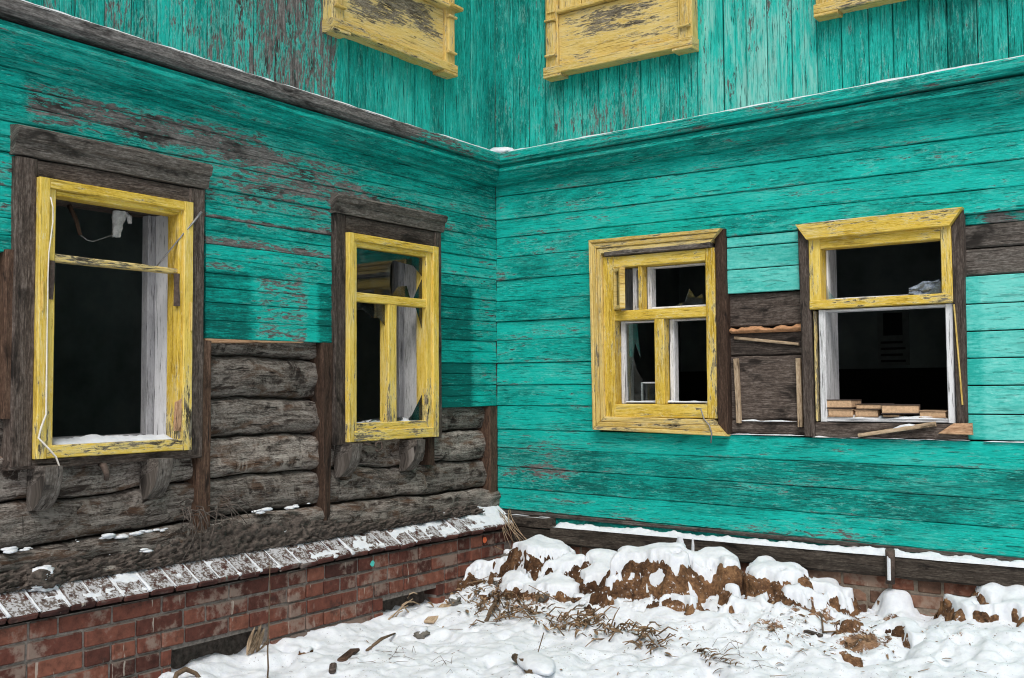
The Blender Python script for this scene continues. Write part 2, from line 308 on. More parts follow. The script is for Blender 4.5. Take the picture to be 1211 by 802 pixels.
class MB:
    def __init__(s): s.v = []; s.f = []; s.uv = []; s.at = []; s.sm = []
    def vert(s, p, peel=0, fade=.6, rnd=.5, dirt=0):
        s.v.append(Vector(p)); s.at.append((peel, fade, rnd, dirt)); return len(s.v)-1
    def face(s, idx, uvs, smooth=False): s.f.append(idx); s.uv.append(uvs); s.sm.append(smooth)
    def sweep(s, rings, gu, pv, at, caps=True, closed=True, smooth=False, off=None):
        """rings of points; gu grain coordinate per ring; pv across coordinate per ring point; at[i][j] attributes"""
        ou, ov = off or (random.uniform(-40, 40), random.uniform(-40, 40))
        ids = [[s.vert(p, *at[i][j]) for j, p in enumerate(r)] for i, r in enumerate(rings)]
        n = len(rings[0]); m = n if closed else n-1
        for i in range(len(rings)-1):
            for j in range(m):
                k = (j+1) % n; pk = pv[k] if k else (pv[-1]+.02 if closed else pv[0])
                s.face([ids[i][j], ids[i+1][j], ids[i+1][k], ids[i][k]],
                       [(gu[i]+ou, pv[j]+ov), (gu[i+1]+ou, pv[j]+ov), (gu[i+1]+ou, pk+ov), (gu[i]+ou, pk+ov)], smooth)
        if caps and closed:
            for r, g in ((ids[0], gu[0]), (ids[-1], gu[-1])):
                s.face(list(r), [(g+ou+.05*(q % 2), pv[j]+ov) for q, j in enumerate(range(n))], False)
    def quad(s, wall, A, B, C, D, o0, o1, bev=.004, seg=.06, rows=1, groove=False, jit=.0012, fn=None, rnd=None, peel=0, fade=.6, tilt=0):
        """board on a wall face: A-B lower edge along the grain, D-C upper edge, from o0 out to o1"""
        A, B, C, D = [Vector(q) for q in (A, B, C, D)]
        Ln = max((B-A).length, (C-D).length); n = max(1, int(Ln/seg)); r = random.random() if rnd is None else rnd
        sx = random.uniform(0, 99); rings = []; gu = []; at = []; pv = None
        for i in range(n+1):
            t = i/n; lo = A.lerp(B, t); hi = D.lerp(C, t); Wd = max((hi-lo).length, 1e-5); b = min(bev, Wd*.3, abs(o1-o0)*.6)
            prof = [(0, o0), (0, o1-b), (b, o1)]
            for k in range(1, rows):
                y = Wd*k/rows
                if groove and k*2 == rows: prof += [(y-.005, o1), (y, o1-.006), (y+.005, o1)]
                else: prof.append((y, o1))
            prof += [(Wd-b, o1), (Wd, o1-b), (Wd, o0)]
            ring = []; pvv = []; acc = 0; last = None; aa = []
            for k, (y, o) in enumerate(prof):
                jy = jit*noise.noise(Vector((t*Ln*6+sx, k*3.1, 1))) if jit else 0
                jo = jit*1.5*noise.noise(Vector((t*Ln*3+sx, k*.6, 7))) if jit and o > o0 else 0
                q = lo.lerp(hi, (y+jy)/Wd); tl = tilt*(1-y/Wd) if o > o0 else 0
                ring.append(W(wall, q.x, q.y, o+jo+tl))
                if last: acc += math.hypot(y-last[0], o-last[1])
                last = (y, o); pvv.append(acc)
                if fn: pe, fa = fn(q.x, q.y, y/Wd)
                else: pe, fa = peel, fade
                aa.append((pe, fa, r))
            rings.append(ring); gu.append(t*Ln); at.append(aa); pv = pvv
        s.sweep(rings, gu, pv, at)
    def bar(s, wall, u0, u1, z0, z1, o0, o1, grain='u', **k):
        if u0 > u1: u0, u1 = u1, u0
        if grain == 'u': s.quad(wall, (u0, z0), (u1, z0), (u1, z1), (u0, z1), o0, o1, **k)
        else: s.quad(wall, (u0, z0), (u0, z1), (u1, z1), (u1, z0), o0, o1, **k)
    def box(s, c0, c1, rnd=.5, M_=None):
        x0, y0, z0 = c0; x1, y1, z1 = c1; ou = random.uniform(-9, 9)
        P = [Vector((x, y, z)) for z in (z0, z1) for x, y in ((x0, y0), (x1, y0), (x1, y1), (x0, y1))]
        if M_: P = [M_ @ p for p in P]
        i = [s.vert(p, 0, .6, rnd) for p in P]
        for f in ((0,3,2,1), (4,5,6,7), (0,1,5,4), (1,2,6,5), (2,3,7,6), (3,0,4,7)):
            a, b, c, d = [P[q] for q in f]; l, h = (b-a).length, (d-a).length
            s.face([i[q] for q in f], [(ou, ou), (ou+l, ou), (ou+l, ou+h), (ou, ou+h)])
    def bevbox(s, c0, c1, b, rnd=.5, M_=None, rough=0, dirt=0):
        """box with chamfered edges: eight corners times three vertices"""
        x0, y0, z0 = c0; x1, y1, z1 = c1; bm = bmesh.new()
        bmesh.ops.create_cube(bm, size=1)
        for v in bm.verts: v.co = Vector((lerp(x0, x1, v.co.x+.5), lerp(y0, y1, v.co.y+.5), lerp(z0, z1, v.co.z+.5)))
        bmesh.ops.bevel(bm, geom=list(bm.edges), offset=b, segments=1, affect='EDGES')
        if rough:
            sx = random.uniform(0, 99)
            for v in bm.verts: v.co += Vector([rough*noise.noise(v.co*14+Vector((sx, q*9, 0))) for q in range(3)])
        s.take(bm, rnd, M_, dirt=dirt)
    def take(s, bm, rnd=.5, M_=None, smooth=False, peel=0, fade=.6, dirt=0):
        ou = random.uniform(-30, 30); bm.verts.index_update(); base = len(s.v)
        for v in bm.verts: s.vert(M_ @ v.co if M_ else v.co, peel, fade, rnd, dirt)
        for f in bm.faces:
            n = f.normal; ax = max(range(3), key=lambda q: abs(n[q]))
            us = [(v.co[(ax+1) % 3]+ou, v.co[(ax+2) % 3]+ou) if ax != 1 else (v.co[0]+ou, v.co[2]+ou) for v in f.verts]
            s.face([base+v.index for v in f.verts], us, smooth)
        bm.free()
    def tube(s, pts, rad, n=6, rnd=.5, smooth=True, flat=1.0, peel=0, fade=.6):
        pts = [Vector(p) for p in pts]; rings = []; gu = [0]
        for i, p in enumerate(pts):
            d = (pts[min(i+1, len(pts)-1)]-pts[max(i-1, 0)]).normalized()
            a = d.cross(Vector((0, 0, 1)) if abs(d.z) < .9 else Vector((1, 0, 0))).normalized(); b = d.cross(a)
            r = rad[i] if isinstance(rad, (list, tuple)) else rad
            rings.append([p+(a*math.cos(2*math.pi*k/n)+b*math.sin(2*math.pi*k/n)*flat)*r for k in range(n)])
            if i: gu.append(gu[-1]+(p-pts[i-1]).length)
        r0 = rad[0] if isinstance(rad, (list, tuple)) else rad
        s.sweep(rings, gu, [2*math.pi*r0*k/n for k in range(n)], [[(peel, fade, rnd)]*n]*len(pts), smooth=smooth)
    def sheet(s, P, uvf, smooth=True, at=None):
        ids = [[s.vert(p, *(at[i][j] if at else ())) for j, p in enumerate(r)] for i, r in enumerate(P)]
        for i in range(len(P)-1):
            for j in range(len(P[0])-1):
                s.face([ids[i][j], ids[i+1][j], ids[i+1][j+1], ids[i][j+1]], [uvf(i, j), uvf(i+1, j), uvf(i+1, j+1), uvf(i, j+1)], smooth)
    def build(s, name, mat, parent=None, loc=None, label=None, cat=None, group=None, kind=None, recalc=True):
        me = bpy.data.meshes.new(name)
        if loc is None and parent is None and s.v:
            xs = [v.x for v in s.v]; ys = [v.y for v in s.v]; zs = [v.z for v in s.v]
            loc = Vector(((min(xs)+max(xs))/2, (min(ys)+max(ys))/2, min(zs)))
        L0 = Vector(loc) if loc is not None else Vector((0, 0, 0))
        me.from_pydata([v-L0 for v in s.v], [], s.f)
        ul = me.uv_layers.new(name='UVMap'); flat = [c for f in s.uv for q in f for c in q]
        ul.data.foreach_set('uv', flat)
        for k, an in enumerate(('peel', 'fade', 'rnd', 'dirt')):
            a = me.attributes.new(an, 'FLOAT', 'POINT'); a.data.foreach_set('value', [float(q[k]) if k < len(q) else 0. for q in s.at])
        me.polygons.foreach_set('use_smooth', s.sm)
        if recalc:
            bm = bmesh.new(); bm.from_mesh(me); bmesh.ops.recalc_face_normals(bm, faces=bm.faces); bm.to_mesh(me); bm.free()
        me.materials.append(M[mat]); me.update()
        o = bpy.data.objects.new(name, me); COL.objects.link(o); o.location = L0
        if parent is not None:
            o.parent = parent
            if loc is None: o.location = -world_loc(parent)
            else: o.location = L0-world_loc(parent)
        tag(o, label, cat, group, kind)
        return o
def world_loc(o):
    p = Vector((0, 0, 0))
    while o is not None: p += o.location; o = o.parent
    return p
def tag(o, label=None, cat=None, group=None, kind=None):
    for k, v in (('label', label), ('category', cat), ('group', group), ('kind', kind)):
        if v: o[k] = v
def empty(name, loc, label=None, cat=None, parent=None):
    o = bpy.data.objects.new(name, None); COL.objects.link(o); o.location = loc; o.empty_display_size = .2
    if parent is not None: o.parent = parent; o.location = Vector(loc)-world_loc(parent)
    tag(o, label, cat); return o

# ---------------------------------------------------------------- ground of trodden snow, out to the horizon
ZC = [(0, .60), (.25, .62), (.6, .60), (1.0, .58), (1.65, .59), (2.04, .60), (2.26, .55), (2.35, .50), (2.52, .525), (2.69, .515), (2.83, .585), (3.12, .61), (4.5, .60), (7, .60)]
def zc(x):
    if x <= ZC[0][0]: return ZC[0][1]
    for (a, p), (b, q) in zip(ZC, ZC[1:]):
        if x <= b: return lerp(p, q, sm(0, 1, (x-a)/(b-a)))
    return ZC[-1][1]
def ground0(x, y):
    d = max(0, -y); sg = lerp(.42, .85, sm(.1, 1.3, x))
    h = .40+(zc(x)-.40)*math.exp(-(d/sg)**2)
    h += .035*math.exp(-(max(x, 0)-.12)**2/.03)*sm(.7, 1.6, d)              # drift against the left plinth
    return h
def ground(x, y):
    h = ground0(x, y)
    near = math.exp(-((x-1.5)**2+(y+1.2)**2)/18)
    h += near*(.035*fr(x*1.6, y*1.6, 3, 3)+.030*fr(x*4.5, y*4.5, 9, 3)+.015*fr(x*13, y*13, 5, 4)-.02*sm(.2, .5, noise.noise(Vector((x*9, y*9, 31))))-.03*sm(.25, .55, noise.noise(Vector((x*4.2, y*4.2, 21)))))
    rb = math.exp(-((x-2.2)/1.0)**2-((y+.55)/.38)**2)
    h += rb*(.05*abs(fr(x*7, y*7, 2, 4))+.012*fr(x*26, y*26, 4, 3))
    rl = math.exp(-((x-.5)/.5)**2-((y+.5)/.4)**2)
    h += rl*(.06*abs(fr(x*8, y*8, 12, 4))+.014*fr(x*30, y*30, 4, 3))
    return h
DIRT = [(2.27, -.42, .16, 1.0), (2.55, -.62, .16, .95), (2.12, -.70, .13, .8), (1.85, -.62, .10, .75), (2.42, -.28, .08, .7), (2.6, -.30, .12, .8),
        (.42, -.52, .30, .72), (.75, -.72, .25, .70), (.2, -.40, .15, .75), (1.05, -.85, .16, .62), (1.75, -.85, .10, .6), (2.9, -.55, .1, .5), (.55, -.95, .2, .45)]
def dirt(x, y): return max([a*math.exp(-((x-cx)**2+(y-cy)**2)/(r*r)) for cx, cy, r, a in DIRT])
def axis(lo, hi, st):
    out = [lo+st*i for i in range(int((hi-lo)/st)+1)]
    e = []; d = st; v = out[-1]
    while v < 400: d *= 1.5; v += d; e.append(v)
    b = []; d = st; v = lo
    while v > -400: d *= 1.5; v -= d; b.append(v)
    return b[::-1]+out+e
xs = axis(-.06, 3.9, .014); ys = axis(-3.2, .06, .014)
g = MB()
g.sheet([[Vector((x, y, ground(x, y) if -1 < x < 8 and -9 < y < 1 else .40)) for y in ys] for x in xs], lambda i, j: (xs[i], ys[j]),
        at=[[(0, 0, .5, dirt(x, y) if -1 < x < 5 and -4 < y < 1 else 0) for y in ys] for x in xs])
g.build('snow_ground', 'snow_ground', loc=(0, 0, 0), kind='structure', label='trodden snow with bare earth patches in front of the house', recalc=False)

# ---------------------------------------------------------------- the house
house = empty('wooden_house', (0, 0, .4), 'derelict turquoise wooden house with yellow windows on a brick plinth', 'house')

# wear maps of the painted boards
def gs(x, c, r): return math.exp(-((x-c)/r)**2)
def fnL(u, z, s):
    pe = .30+.14*fr(u*1.3, z*4, 2, 2); fa = .62
    band = gs(z, 2.80+.02*u, .12)*sm(1.0, 2.2, u)+gs(z, 2.72, .10)*gs(u, 1.2, .55)+.6*gs(z, 2.60, .14)*gs(u, 1.9, .6)
    pe += .35*band
    if z > 2.90: pe -= .25*sm(2.88, 2.98, z)
    if 1.46 < u < 2.36 and z < 2.5: pe += .44*sm(.48, .0, s)*sm(2.2, 2.3, z)
    if z < 2.222-.0*u and 1.4 < u < 2.4:                 # where open shutters once covered the boards
        st = sm(1.64, 1.70, u)*sm(2.10, 2.02, u)
        fa = lerp(.0, .85, st); pe = lerp(.05, .50, sm(1.60, 1.72, u)*sm(2.12, 1.98, u))
        if abs(u-1.66) < .035: fa = .95; pe = .2
    if u < .66 and z < 2.30:
        st = sm(.262, .245, u); fa = lerp(.05, .85, st); pe = lerp(.08, .28, st)
    if u > 3.25: fa = lerp(.2, .9, sm(2.3, 2.36, z)); pe = .22+.3*gs(z, 2.5, .08)
    return pe, fa
def fnR(x, z, s):
    pe = .22+.16*fr(x*1.1, z*3, 5, 2)+.10*sm(.12, 0, s); fa = .60+.34*fr(x*1.3, z*2.2, 8, 3)
    pe += .25*gs(z, 1.13, .06)*gs(x, .35, .4)+.15*gs(z, 1.27, .03)*sm(1.2, .2, x)+.22*sm(.95, .86, z)*gs(x, 2.0, .9)
    pe += .18*gs(z, 2.0, .03)*sm(.8, .3, x)+.2*gs(z, 2.39, .03)*sm(.75, .2, x)
    return pe, fa
def fnUL(z, u, s): return None
def fnLu(u, z, s):
    pe = .24+.36*sm(1.44, 1.52, u)*sm(2.6, 1.9, u)+.12*sm(2.2, 2.5, u); fa = .5+.3*fr(u*3, z*.5, 1, 2)
    if u < 1.44: pe = .12; fa = .48+.12*sm(.5, .44, u)
    return pe, fa
def fnRu(x, z, s):
    pe = .20; fa = .5+.3*fr(x*2.5, z*.5, 4, 2)
    if 1.47 < x < 2.17: fa = 1.35; pe = .26
    if .45 < x < 1.47: pe = .30*sm(3.7, 3.3, z)+.1
    return pe, fa

# horizontal siding
LZ = [1.543, 1.681, 1.82, 1.964, 2.092, 2.232, 2.371, 2.5, 2.64, 2.764, 2.911, 3.06]
sd = MB()
def board(wall, u0, u1, za, zb, slope, fn, mb):
    a = lambda u, z: z+slope*u
    dz = random.uniform(-.002, .002); o = random.uniform(-.004, .003)
    mb.quad(wall, (u0, a(u0, za)+.0008), (u1, a(u1, za)+.0008), (u1, a(u1, zb)-.0008), (u0, a(u0, zb)-.0008), -.026, o, bev=.004, seg=.035, rows=6, groove=True, jit=.0022, fn=fn, tilt=random.uniform(.002, .007))
for i in range(len(LZ)-1):
    za, zb = LZ[i], LZ[i+1]
    if za >= 2.6: board('L', .004, 7, za, zb, -.007, fnL, sd)
    else:
        board('L', .004, .640, za, zb, -.007, fnL, sd)
        if za > 2.0: board('L', 1.486, 2.345, za, zb, -.007, fnL, sd)
        elif za > 1.95: board('L', 1.486, 2.345, 1.916, zb, -.007, fnL, sd)
        if za >= 2.23: board('L', 3.29, 7, za, zb, -.007, fnL, sd)
sd.build('board_siding', 'teal', house, label='peeling turquoise horizontal boards of the left wall')
RZ = [(.877, -.016), (1.014, -.016), (1.152, -.017), (1.273, -.0095), (1.391, -.004), (1.546, -.002), (1.678, 0), (1.82, 0), (1.969, 0), (2.092, 0), (2.225, 0), (2.365, 0), (2.51, -.0), (2.644, -.006), (2.762, -.002), (2.92, -.008), (3.085, .0)]
sd = MB(); sn = MB()
def boardR(x0, x1, i, mb, fn=fnR, **k):
    (za, sa), (zb, sb) = RZ[i], RZ[i+1]
    mb.quad('R', (x0, za+sa*x0+.0008), (x1, za+sa*x1+.0008), (x1, zb+sb*x1-.0008), (x0, zb+sb*x0-.0008), -.026, random.uniform(-.003, .003), bev=.004, seg=.04, rows=4, jit=.0025, fn=fn, tilt=random.uniform(.003, .009), **k)
for i in range(len(RZ)-1):
    za = RZ[i][0]
    if za < 1.38 or za > 2.6: boardR(.004, 7, i, sd)
    elif za < 2.5: boardR(.004, .775, i, sd)
    else: boardR(.004, 7, i, sd)
def newb(x0, x1, za, zb, dark0=None):
    f = (lambda u, z, s: (.04, .15 if (dark0 and u < dark0) else .72))
    sn.quad('R', (x0, za+.003), (x1, za+.003), (x1, zb-.003), (x0, zb-.003), -.026, random.uniform(-.006, -.002), bev=.003, seg=.03, rows=4, jit=.001, fn=f)
for za, zb in ((2.182, 2.32), (2.32, 2.445), (2.445, 2.508)): newb(1.60, 2.046, za, zb)
for za, zb in ((1.385, 1.513), (1.513, 1.655), (1.655, 1.79), (1.79, 1.924), (1.924, 2.059), (2.059, 2.200)): newb(2.89, 7, za, zb, 2.955)
sd.build('board_siding', 'teal', house, label='turquoise horizontal boards of the right wall')
sn.build('board_patch', 'teal_new', house, label='smoother lighter turquoise boards beside the right windows')

# vertical siding of the upper storey
for wall, st, fn in (('L', [.0, .137, .255, .396, .532, .671, .806, .952, 1.084, 1.233, 1.369, 1.501, 1.63, 1.77, 1.91, 2.05, 2.194, 2.342, 2.483, 2.623, 2.756, 2.891, 3.032, 3.174], fnLu),
                     ('R', [.0, .14, .267, .392, .527, .665, .788, .937, 1.083, 1.214, 1.341, 1.455, 1.618, 1.762, 1.886, 2.027, 2.169, 2.302, 2.445, 2.571, 2.702, 2.838, 2.981, 3.12], fnRu)):
    st[0] = -.012
    while st[-1] < 6.9: st.append(st[-1]+.135+random.uniform(-.008, .008))
    mb = MB()
    for a, b in zip(st, st[1:]):
        gap = .006 if wall == 'R' and abs(a-1.618) < .01 else .002
        mb.quad(wall, (a+gap, 3.09), (a+gap, 5.85), (b-.002, 5.85), (b-.002, 3.09), -.026, random.uniform(-.008, .001), bev=.005, seg=.08, rows=4, groove=True, jit=.0018, fn=fn)
    mb.build('vertical_siding', 'teal_up', house, label='turquoise vertical boards above the cornice, %s wall' % ('left' if wall == 'L' else 'right'))

# cornice with mitred corner
def run(wall, prof, slope, mat, name, parent=house, fn=None, end=7, seg=.08, label=None, smooth=False):
    mb = MB(); n = int(end/seg); rings = []; gu = []; at = []; pv = [0]
    for (a, b), (c, d) in zip(prof, prof[1:]): pv.append(pv[-1]+math.hypot(c-a, d-b))
    for i in range(n+1):
        r = []; aa = []
        for k, (o, z) in enumerate(prof):
            u = lerp(max(o, .001), end, i/n); q = .0016*noise.noise(Vector((u*4, k*2.3, 3)))
            r.append(W(wall, u, z+slope*min(u, 3.2)+q, o+q)); aa.append((*(fn(u, z, .5) if fn else (.2, .5)), .5))
        rings.append(r); gu.append(end*i/n); at.append(aa)
    mb.sweep(rings, gu, pv, at, smooth=smooth)
    return mb.build(name, mat, parent, label=label)
mould = [(-.02, 3.100), (.086, 3.100), (.086, 3.077), (.110, 3.075), (.109, 3.057), (.090, 3.050), (.086, 3.034), (.066, 3.014), (.036, 3.004), (.032, 2.996), (.030, 2.988), (-.001, 2.984), (-.02, 2.984)]
cl = run('L', mould, .004, 'teal', 'cornice', fn=lambda u, z, s: (.26, .45), label='turquoise cornice moulding along the left wall')
fas = [(-.02, 3.215), (.124, 3.170), (.130, 3.163), (.128, 3.122), (.116, 3.116), (.116, 3.104), (.104, 3.101), (-.02, 3.101)]
run('L', fas, .009, 'teal', 'cornice_cap', cl, fn=lambda u, z, s: (lerp(.45, 1.35, sm(.5, 1.6, u)), .5), label='bare grey weathered cornice cap')
crn = run('R', [(o, z) for o, z in mould], .012, 'teal', 'cornice', fn=lambda u, z, s: (.26, .45), label='turquoise cornice moulding along the right wall')
run('R', fas, .016, 'teal', 'cornice_cap', crn, fn=lambda u, z, s: (.36, .6))

# bare logs of the left wall
BU = [(-.1, [.74, .85, 1.013, 1.199, 1.386, 1.56, 1.75, 1.95, 2.25]), (.25, [.74, .86, 1.013, 1.199, 1.386, 1.56, 1.75, 1.95, 2.25]),
      (2.04, [.74, .89, 1.046, 1.234, 1.43, 1.618, 1.83, 2.02, 2.25]), (3.0, [.74, .925, 1.02, 1.205, 1.40, 1.60, 1.80, 2.0, 2.25]), (7, [.74, .925, 1.02, 1.205, 1.40, 1.60, 1.80, 2.0, 2.25])]
def bnd(u, k):
    for (a, p), (b, q) in zip(BU, BU[1:]):
        if u <= b: return lerp(p[k], q[k], (u-a)/(b-a))
    return BU[-1][1][k]
lw = MB()
def log_row(k, u0, u1):
    n = max(2, int((u1-u0)/.022)); m = 14; P = []; at = []; r = random.random(); sd_ = random.uniform(0, 60)
    peak = [.035, .015, -.022, -.030, -.030, -.030, -.030, -.030][k]; deep = [-.03, -.055, -.082, -.085, -.11, -.11, -.11, -.11][k]
    rough = [.024, .020, .014, .013, .012, .012, .012, .012][k]
    for i in range(n+1):
        u = lerp(u0, u1, i/n); z0, z1 = bnd(u, k), bnd(u, k+1); row = []
        z0 += .016*fr(u*2.6, k*7+1, 1, 4); z1 += .016*fr(u*2.6, k*7+8, 1, 4)
        for j in range(m+1):
            t = j/m; c = math.sqrt(max(0, 1-(2*t-1)**2))**.52
            z = lerp(z0+.003, z1-.003, t)
            o = lerp(deep, peak, c)+rough*fr(u*7, z*13, sd_, 4)+.020*fr(u*2.2, z*6, sd_+5, 3)-.03*sm(.35, .7, noise.noise(Vector((u*3.3, z*7, sd_+9))))
            row.append(W('L', u, z, o))
        P.append(row)
    ou, ov = random.uniform(-20, 20), random.uniform(-20, 20)
    lw.sheet(P, lambda i, j: (u0+(u1-u0)*i/n+ou, .24*j/m+ov), at=[[(0, 0, r)]*(m+1)]*(n+1))
for k in range(8):
    if k <= 2: log_row(k, .002, 7)
    else:
        log_row(k, .002, .70); log_row(k, 1.42, 2.44); log_row(k, 3.2, 7)
log_row(2, .70, 1.42); log_row(2, 2.44, 3.2)
for k in (3,): log_row(k, .66, 1.46); log_row(k, 2.40, 3.24)
lw.build('log_wall', 'log', house, recalc=False, label='bare weathered logs where the siding has gone')

# solid wall core behind the cladding, with the window openings left open
core = MB()
def core_wall(wall, ops, end, o0, o1, zb=.2, zt=5.85):
    e = [-.0]
    for a, b, c, d in ops:
        core.bar(wall, e[-1], a, zb, zt, o0, o1, seg=9, bev=.0005, jit=0)
        core.bar(wall, a, b, zb, c, o0, o1, seg=9, bev=.0005, jit=0); core.bar(wall, a, b, d, zt, o0, o1, seg=9, bev=.0005, jit=0); e.append(b)
    core.bar(wall, e[-1], end, zb, zt, o0, o1, seg=9, bev=.0005, jit=0)
OPL = [(.70, 1.42, 1.36, 2.51), (2.465, 3.195, 1.37, 2.53)]; OPR = [(.835, 1.53, 1.48, 2.45), (2.13, 2.84, 1.455, 2.44)]
core_wall('L', OPL, 7, -.27, -.115); core_wall('R', OPR, 7, -.27, -.115)
core.box((-.27, 0, .2), (0, .115, 5.85))
core.build('wall_core', 'beam_wood', house)

# rooms behind
def room(x0, x1, y0, y1, skip):
    mb = MB(); t = .08; z0, z1 = .85, 3.05
    mb.box((x0, y0, z0-t), (x1, y1, z0)); mb.box((x0, y0, z1), (x1, y1, z1+t))
    if 'x0' not in skip: mb.box((x0-t, y0, z0-t), (x0, y1, z1+t))
    if 'x1' not in skip: mb.box((x1, y0, z0-t), (x1+t, y1, z1+t))
    if 'y0' not in skip: mb.box((x0-t, y0-t, z0-t), (x1+t, y0, z1+t))
    if 'y1' not in skip: mb.box((x0-t, y1, z0-t), (x1+t, y1+t, z1+t))
    return mb
ra = room(-3.6, -.272, -7, -.1, ('x1',))
ra.box((-2.4, -1.75, .85), (-2.32, -.1, 3.05)); ra.box((-2.4, -3.2, 2.75), (-2.32, -1.75, 3.05)); ra.box((-2.4, -7, .85), (-2.32, -3.2, 3.05))
ra.build('interior_wall', 'interior', house)
rb = room(-.2, 7, .272, 3.1, ('y0',))
rb.build('interior_wall', 'interior', house)
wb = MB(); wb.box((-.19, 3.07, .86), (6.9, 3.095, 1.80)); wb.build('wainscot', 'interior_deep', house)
rf = MB()
rf.box((-8, -8, 5.85), (.45, 8, 5.99)); rf.box((.45, -.45, 5.85), (8, 8, 5.99))
rf.build('roof', 'roof', house)

# brick plinth, left: real bricks in mortar, header course on top as a sloping ledge
pl = MB(); mo = MB()
VENT = [(2.09, 2.62, .30, .512), (.79, 1.25, .30, .50)]
def in_vent(a, b, z0, z1): return any(b > p+.01 and a < q-.01 and z1 > r and z0 < t-.01 for p, q, r, t in VENT)
z = .755; k = 0
while z > .2:
    u = -.02+(.13 if k % 2 else 0)-.13*0; 
    while u < 7:
        ln = .235 if random.random() > .62 else .114
        a, b = u, u+ln
        if not in_vent(a, b, z-.069, z):
            pl.bevbox((.02, -b, z-.069), (.140+random.uniform(-.004, .005), -a, z), .005, random.random(), rough=.004, dirt=sm(.56, .42, z)*sm(2.35, 2.0, u)+.3*random.random())
        elif not any(a >= p and b <= q for p, q, r, t in VENT):
            for p, q, r, t in VENT:
                if b > p and a < q:
                    for c, d in ((a, min(b, p)), (max(a, q), b)):
                        if d-c > .03: pl.bevbox((.02, -d, z-.069), (.140, -c, z), .005, random.random(), rough=.004)
        u += ln+.009
    z -= .0775; k += 1
fo = pl.build('brick_plinth', 'brick', house, label='old red brick plinth under the left wall')
for a, b in ((-.02, .79), (1.25, 2.09), (2.62, 7)): mo.box((-.10, -b, .15), (.131, -a, .757))
for p, q, r, t in VENT: mo.box((-.10, -q, t), (.131, -p, .757)); 
mo.build('mortar', 'mortar', fo)
for p, q, r, t in VENT:
    v = MB(); v.sheet([[Vector((.035+.035*(1-j/10)+.018*fr(lerp(p, q, i/24)*16, j*.9, 5, 4), -lerp(p-.004, q+.004, i/24), lerp(.16, t+.01, j/10))) for j in range(11)] for i in range(25)], lambda i, j: (i*.02, j*.02)); v.build('vent_opening', 'tow', fo, recalc=False, label='dark rubble filled air vent in the brick plinth')
lg = MB()
u = -.02; LJ = []
while u < 7:
    wd = .118+random.uniform(-.006, .01)
    cx = u+wd/2; dz = random.uniform(-.003, .003); an = math.radians(32+random.uniform(-1.2, 1.2))
    Mx = Matrix.Translation((.158+random.uniform(-.004, .005), -cx, .768+dz)) @ Matrix.Rotation(an, 4, 'Y') @ Matrix.Rotation(random.uniform(-.03, .03), 4, 'Z')
    lg.bevbox((-.22, -wd/2+.002, 0), (0, wd/2-.002, .030), .006, random.random()*.6, Mx, rough=.006); LJ.append(u+wd+.002); u += wd+.004
lg.build('brick_ledge', 'brick_top', fo, label='sloping header course of bricks on the plinth')
for u, z, r_, m, lab in ((.335, .725, .020, 'paint_orange', 'small orange paint splash on the plinth'), (1.345, .715, .017, 'teal_new', 'small turquoise paint splash on the plinth')):
    v = MB(); v.face([v.vert(W('L', u+r_*math.cos(a)*random.uniform(.7, 1.3), z+r_*math.sin(a)*random.uniform(.7, 1.2), .1475)) for a in [k*.7 for k in range(9)]], [(0, 0)]*9); v.build('paint_splash', m, fo, label=lab)
# right plinth
pr = MB(); mo = MB(); z = .688; k = 0
while z > .2:
    x = .03+(.13 if k % 2 else 0)
    while x < 7:
        ln = .235 if random.random() > .5 else .114
        pr.bevbox((x, -.030-random.uniform(-.003, .004), z-.070), (x+ln, .08, z), .006, random.random(), rough=.005); x += ln+.012
    z -= .0795; k += 1
po = pr.build('brick_plinth', 'brick_pale', house, label='pale limewashed brick plinth under the right wall')
mo.box((.02, -.0255, .15), (7, .10, .69)); mo.build('mortar', 'mortar_pale', po)

# right base: beam, drip board, filler strip
b = MB(); b.quad('R', (.46, .690), (7, .672), (7, .790), (.46, .800), -.10, .075, bev=.012, rows=4, seg=.06, jit=.006)
bo = b.build('base_beam', 'beam_wood', house, label='dark timber beam along the foot of the right wall')
b = MB(); b.bar('R', .03, .455, .778, .846, -.08, .05, rows=3, jit=.004); b.bar('R', .10, .66, .685, .772, -.10, .045, rows=3, jit=.006)
b.build('base_plank', 'beam_wood', house, label='short brown plank ends beside the corner')
b = MB(); b.quad('R', (.05, .852), (7, .742), (7, .765), (.05, .874), -.03, .020, bev=.005, rows=2, seg=.08, jit=.004)
b.build('drip_board', 'grey_wood', house)
b = MB(); b.quad('R', (.30, .770), (7, .74), (7, .78), (.30, .868), -.03, .004, bev=.003, rows=2, fade=.2, peel=.1); b.build('filler_strip', 'teal', house)
# posts left where the siding has been torn off
for u0, u1, z0, z1, lab, o in ((2.312, 2.388, 1.0, 1.89, 'brown nailing post beside the left window', .0), (1.500, 1.585, .92, 1.905, 'brown pointed nailing post between the left windows', .0),
                             (.008, .095, .90, 1.54, 'reddish nailing post in the inner corner', .0), (3.285, 3.335, 1.545, 2.22, 'reddish nailing post at the picture edge', .01), (.640, .700, 1.20, 1.37, 'short post end below the corner window', -.01)):
    b = MB(); tip = .0 if abs(u0-1.5) > .01 else .028
    b.quad('L', (u0+tip, z0), (u0, z1), (u1, z1), (u1-tip*.6, z0), -.09, o+.012, rows=3, jit=.003, bev=.006, seg=.05)
    b.build('nailing_post', 'brown_wood', house, label=lab)
b = MB(); b.bar('L', 1.487, 1.520, 1.36, 2.17, -.04, -.002, 'z', fade=.1, peel=.05); b.build('edge_strip', 'teal', house, label='narrow turquoise vertical strip beside the corner window')
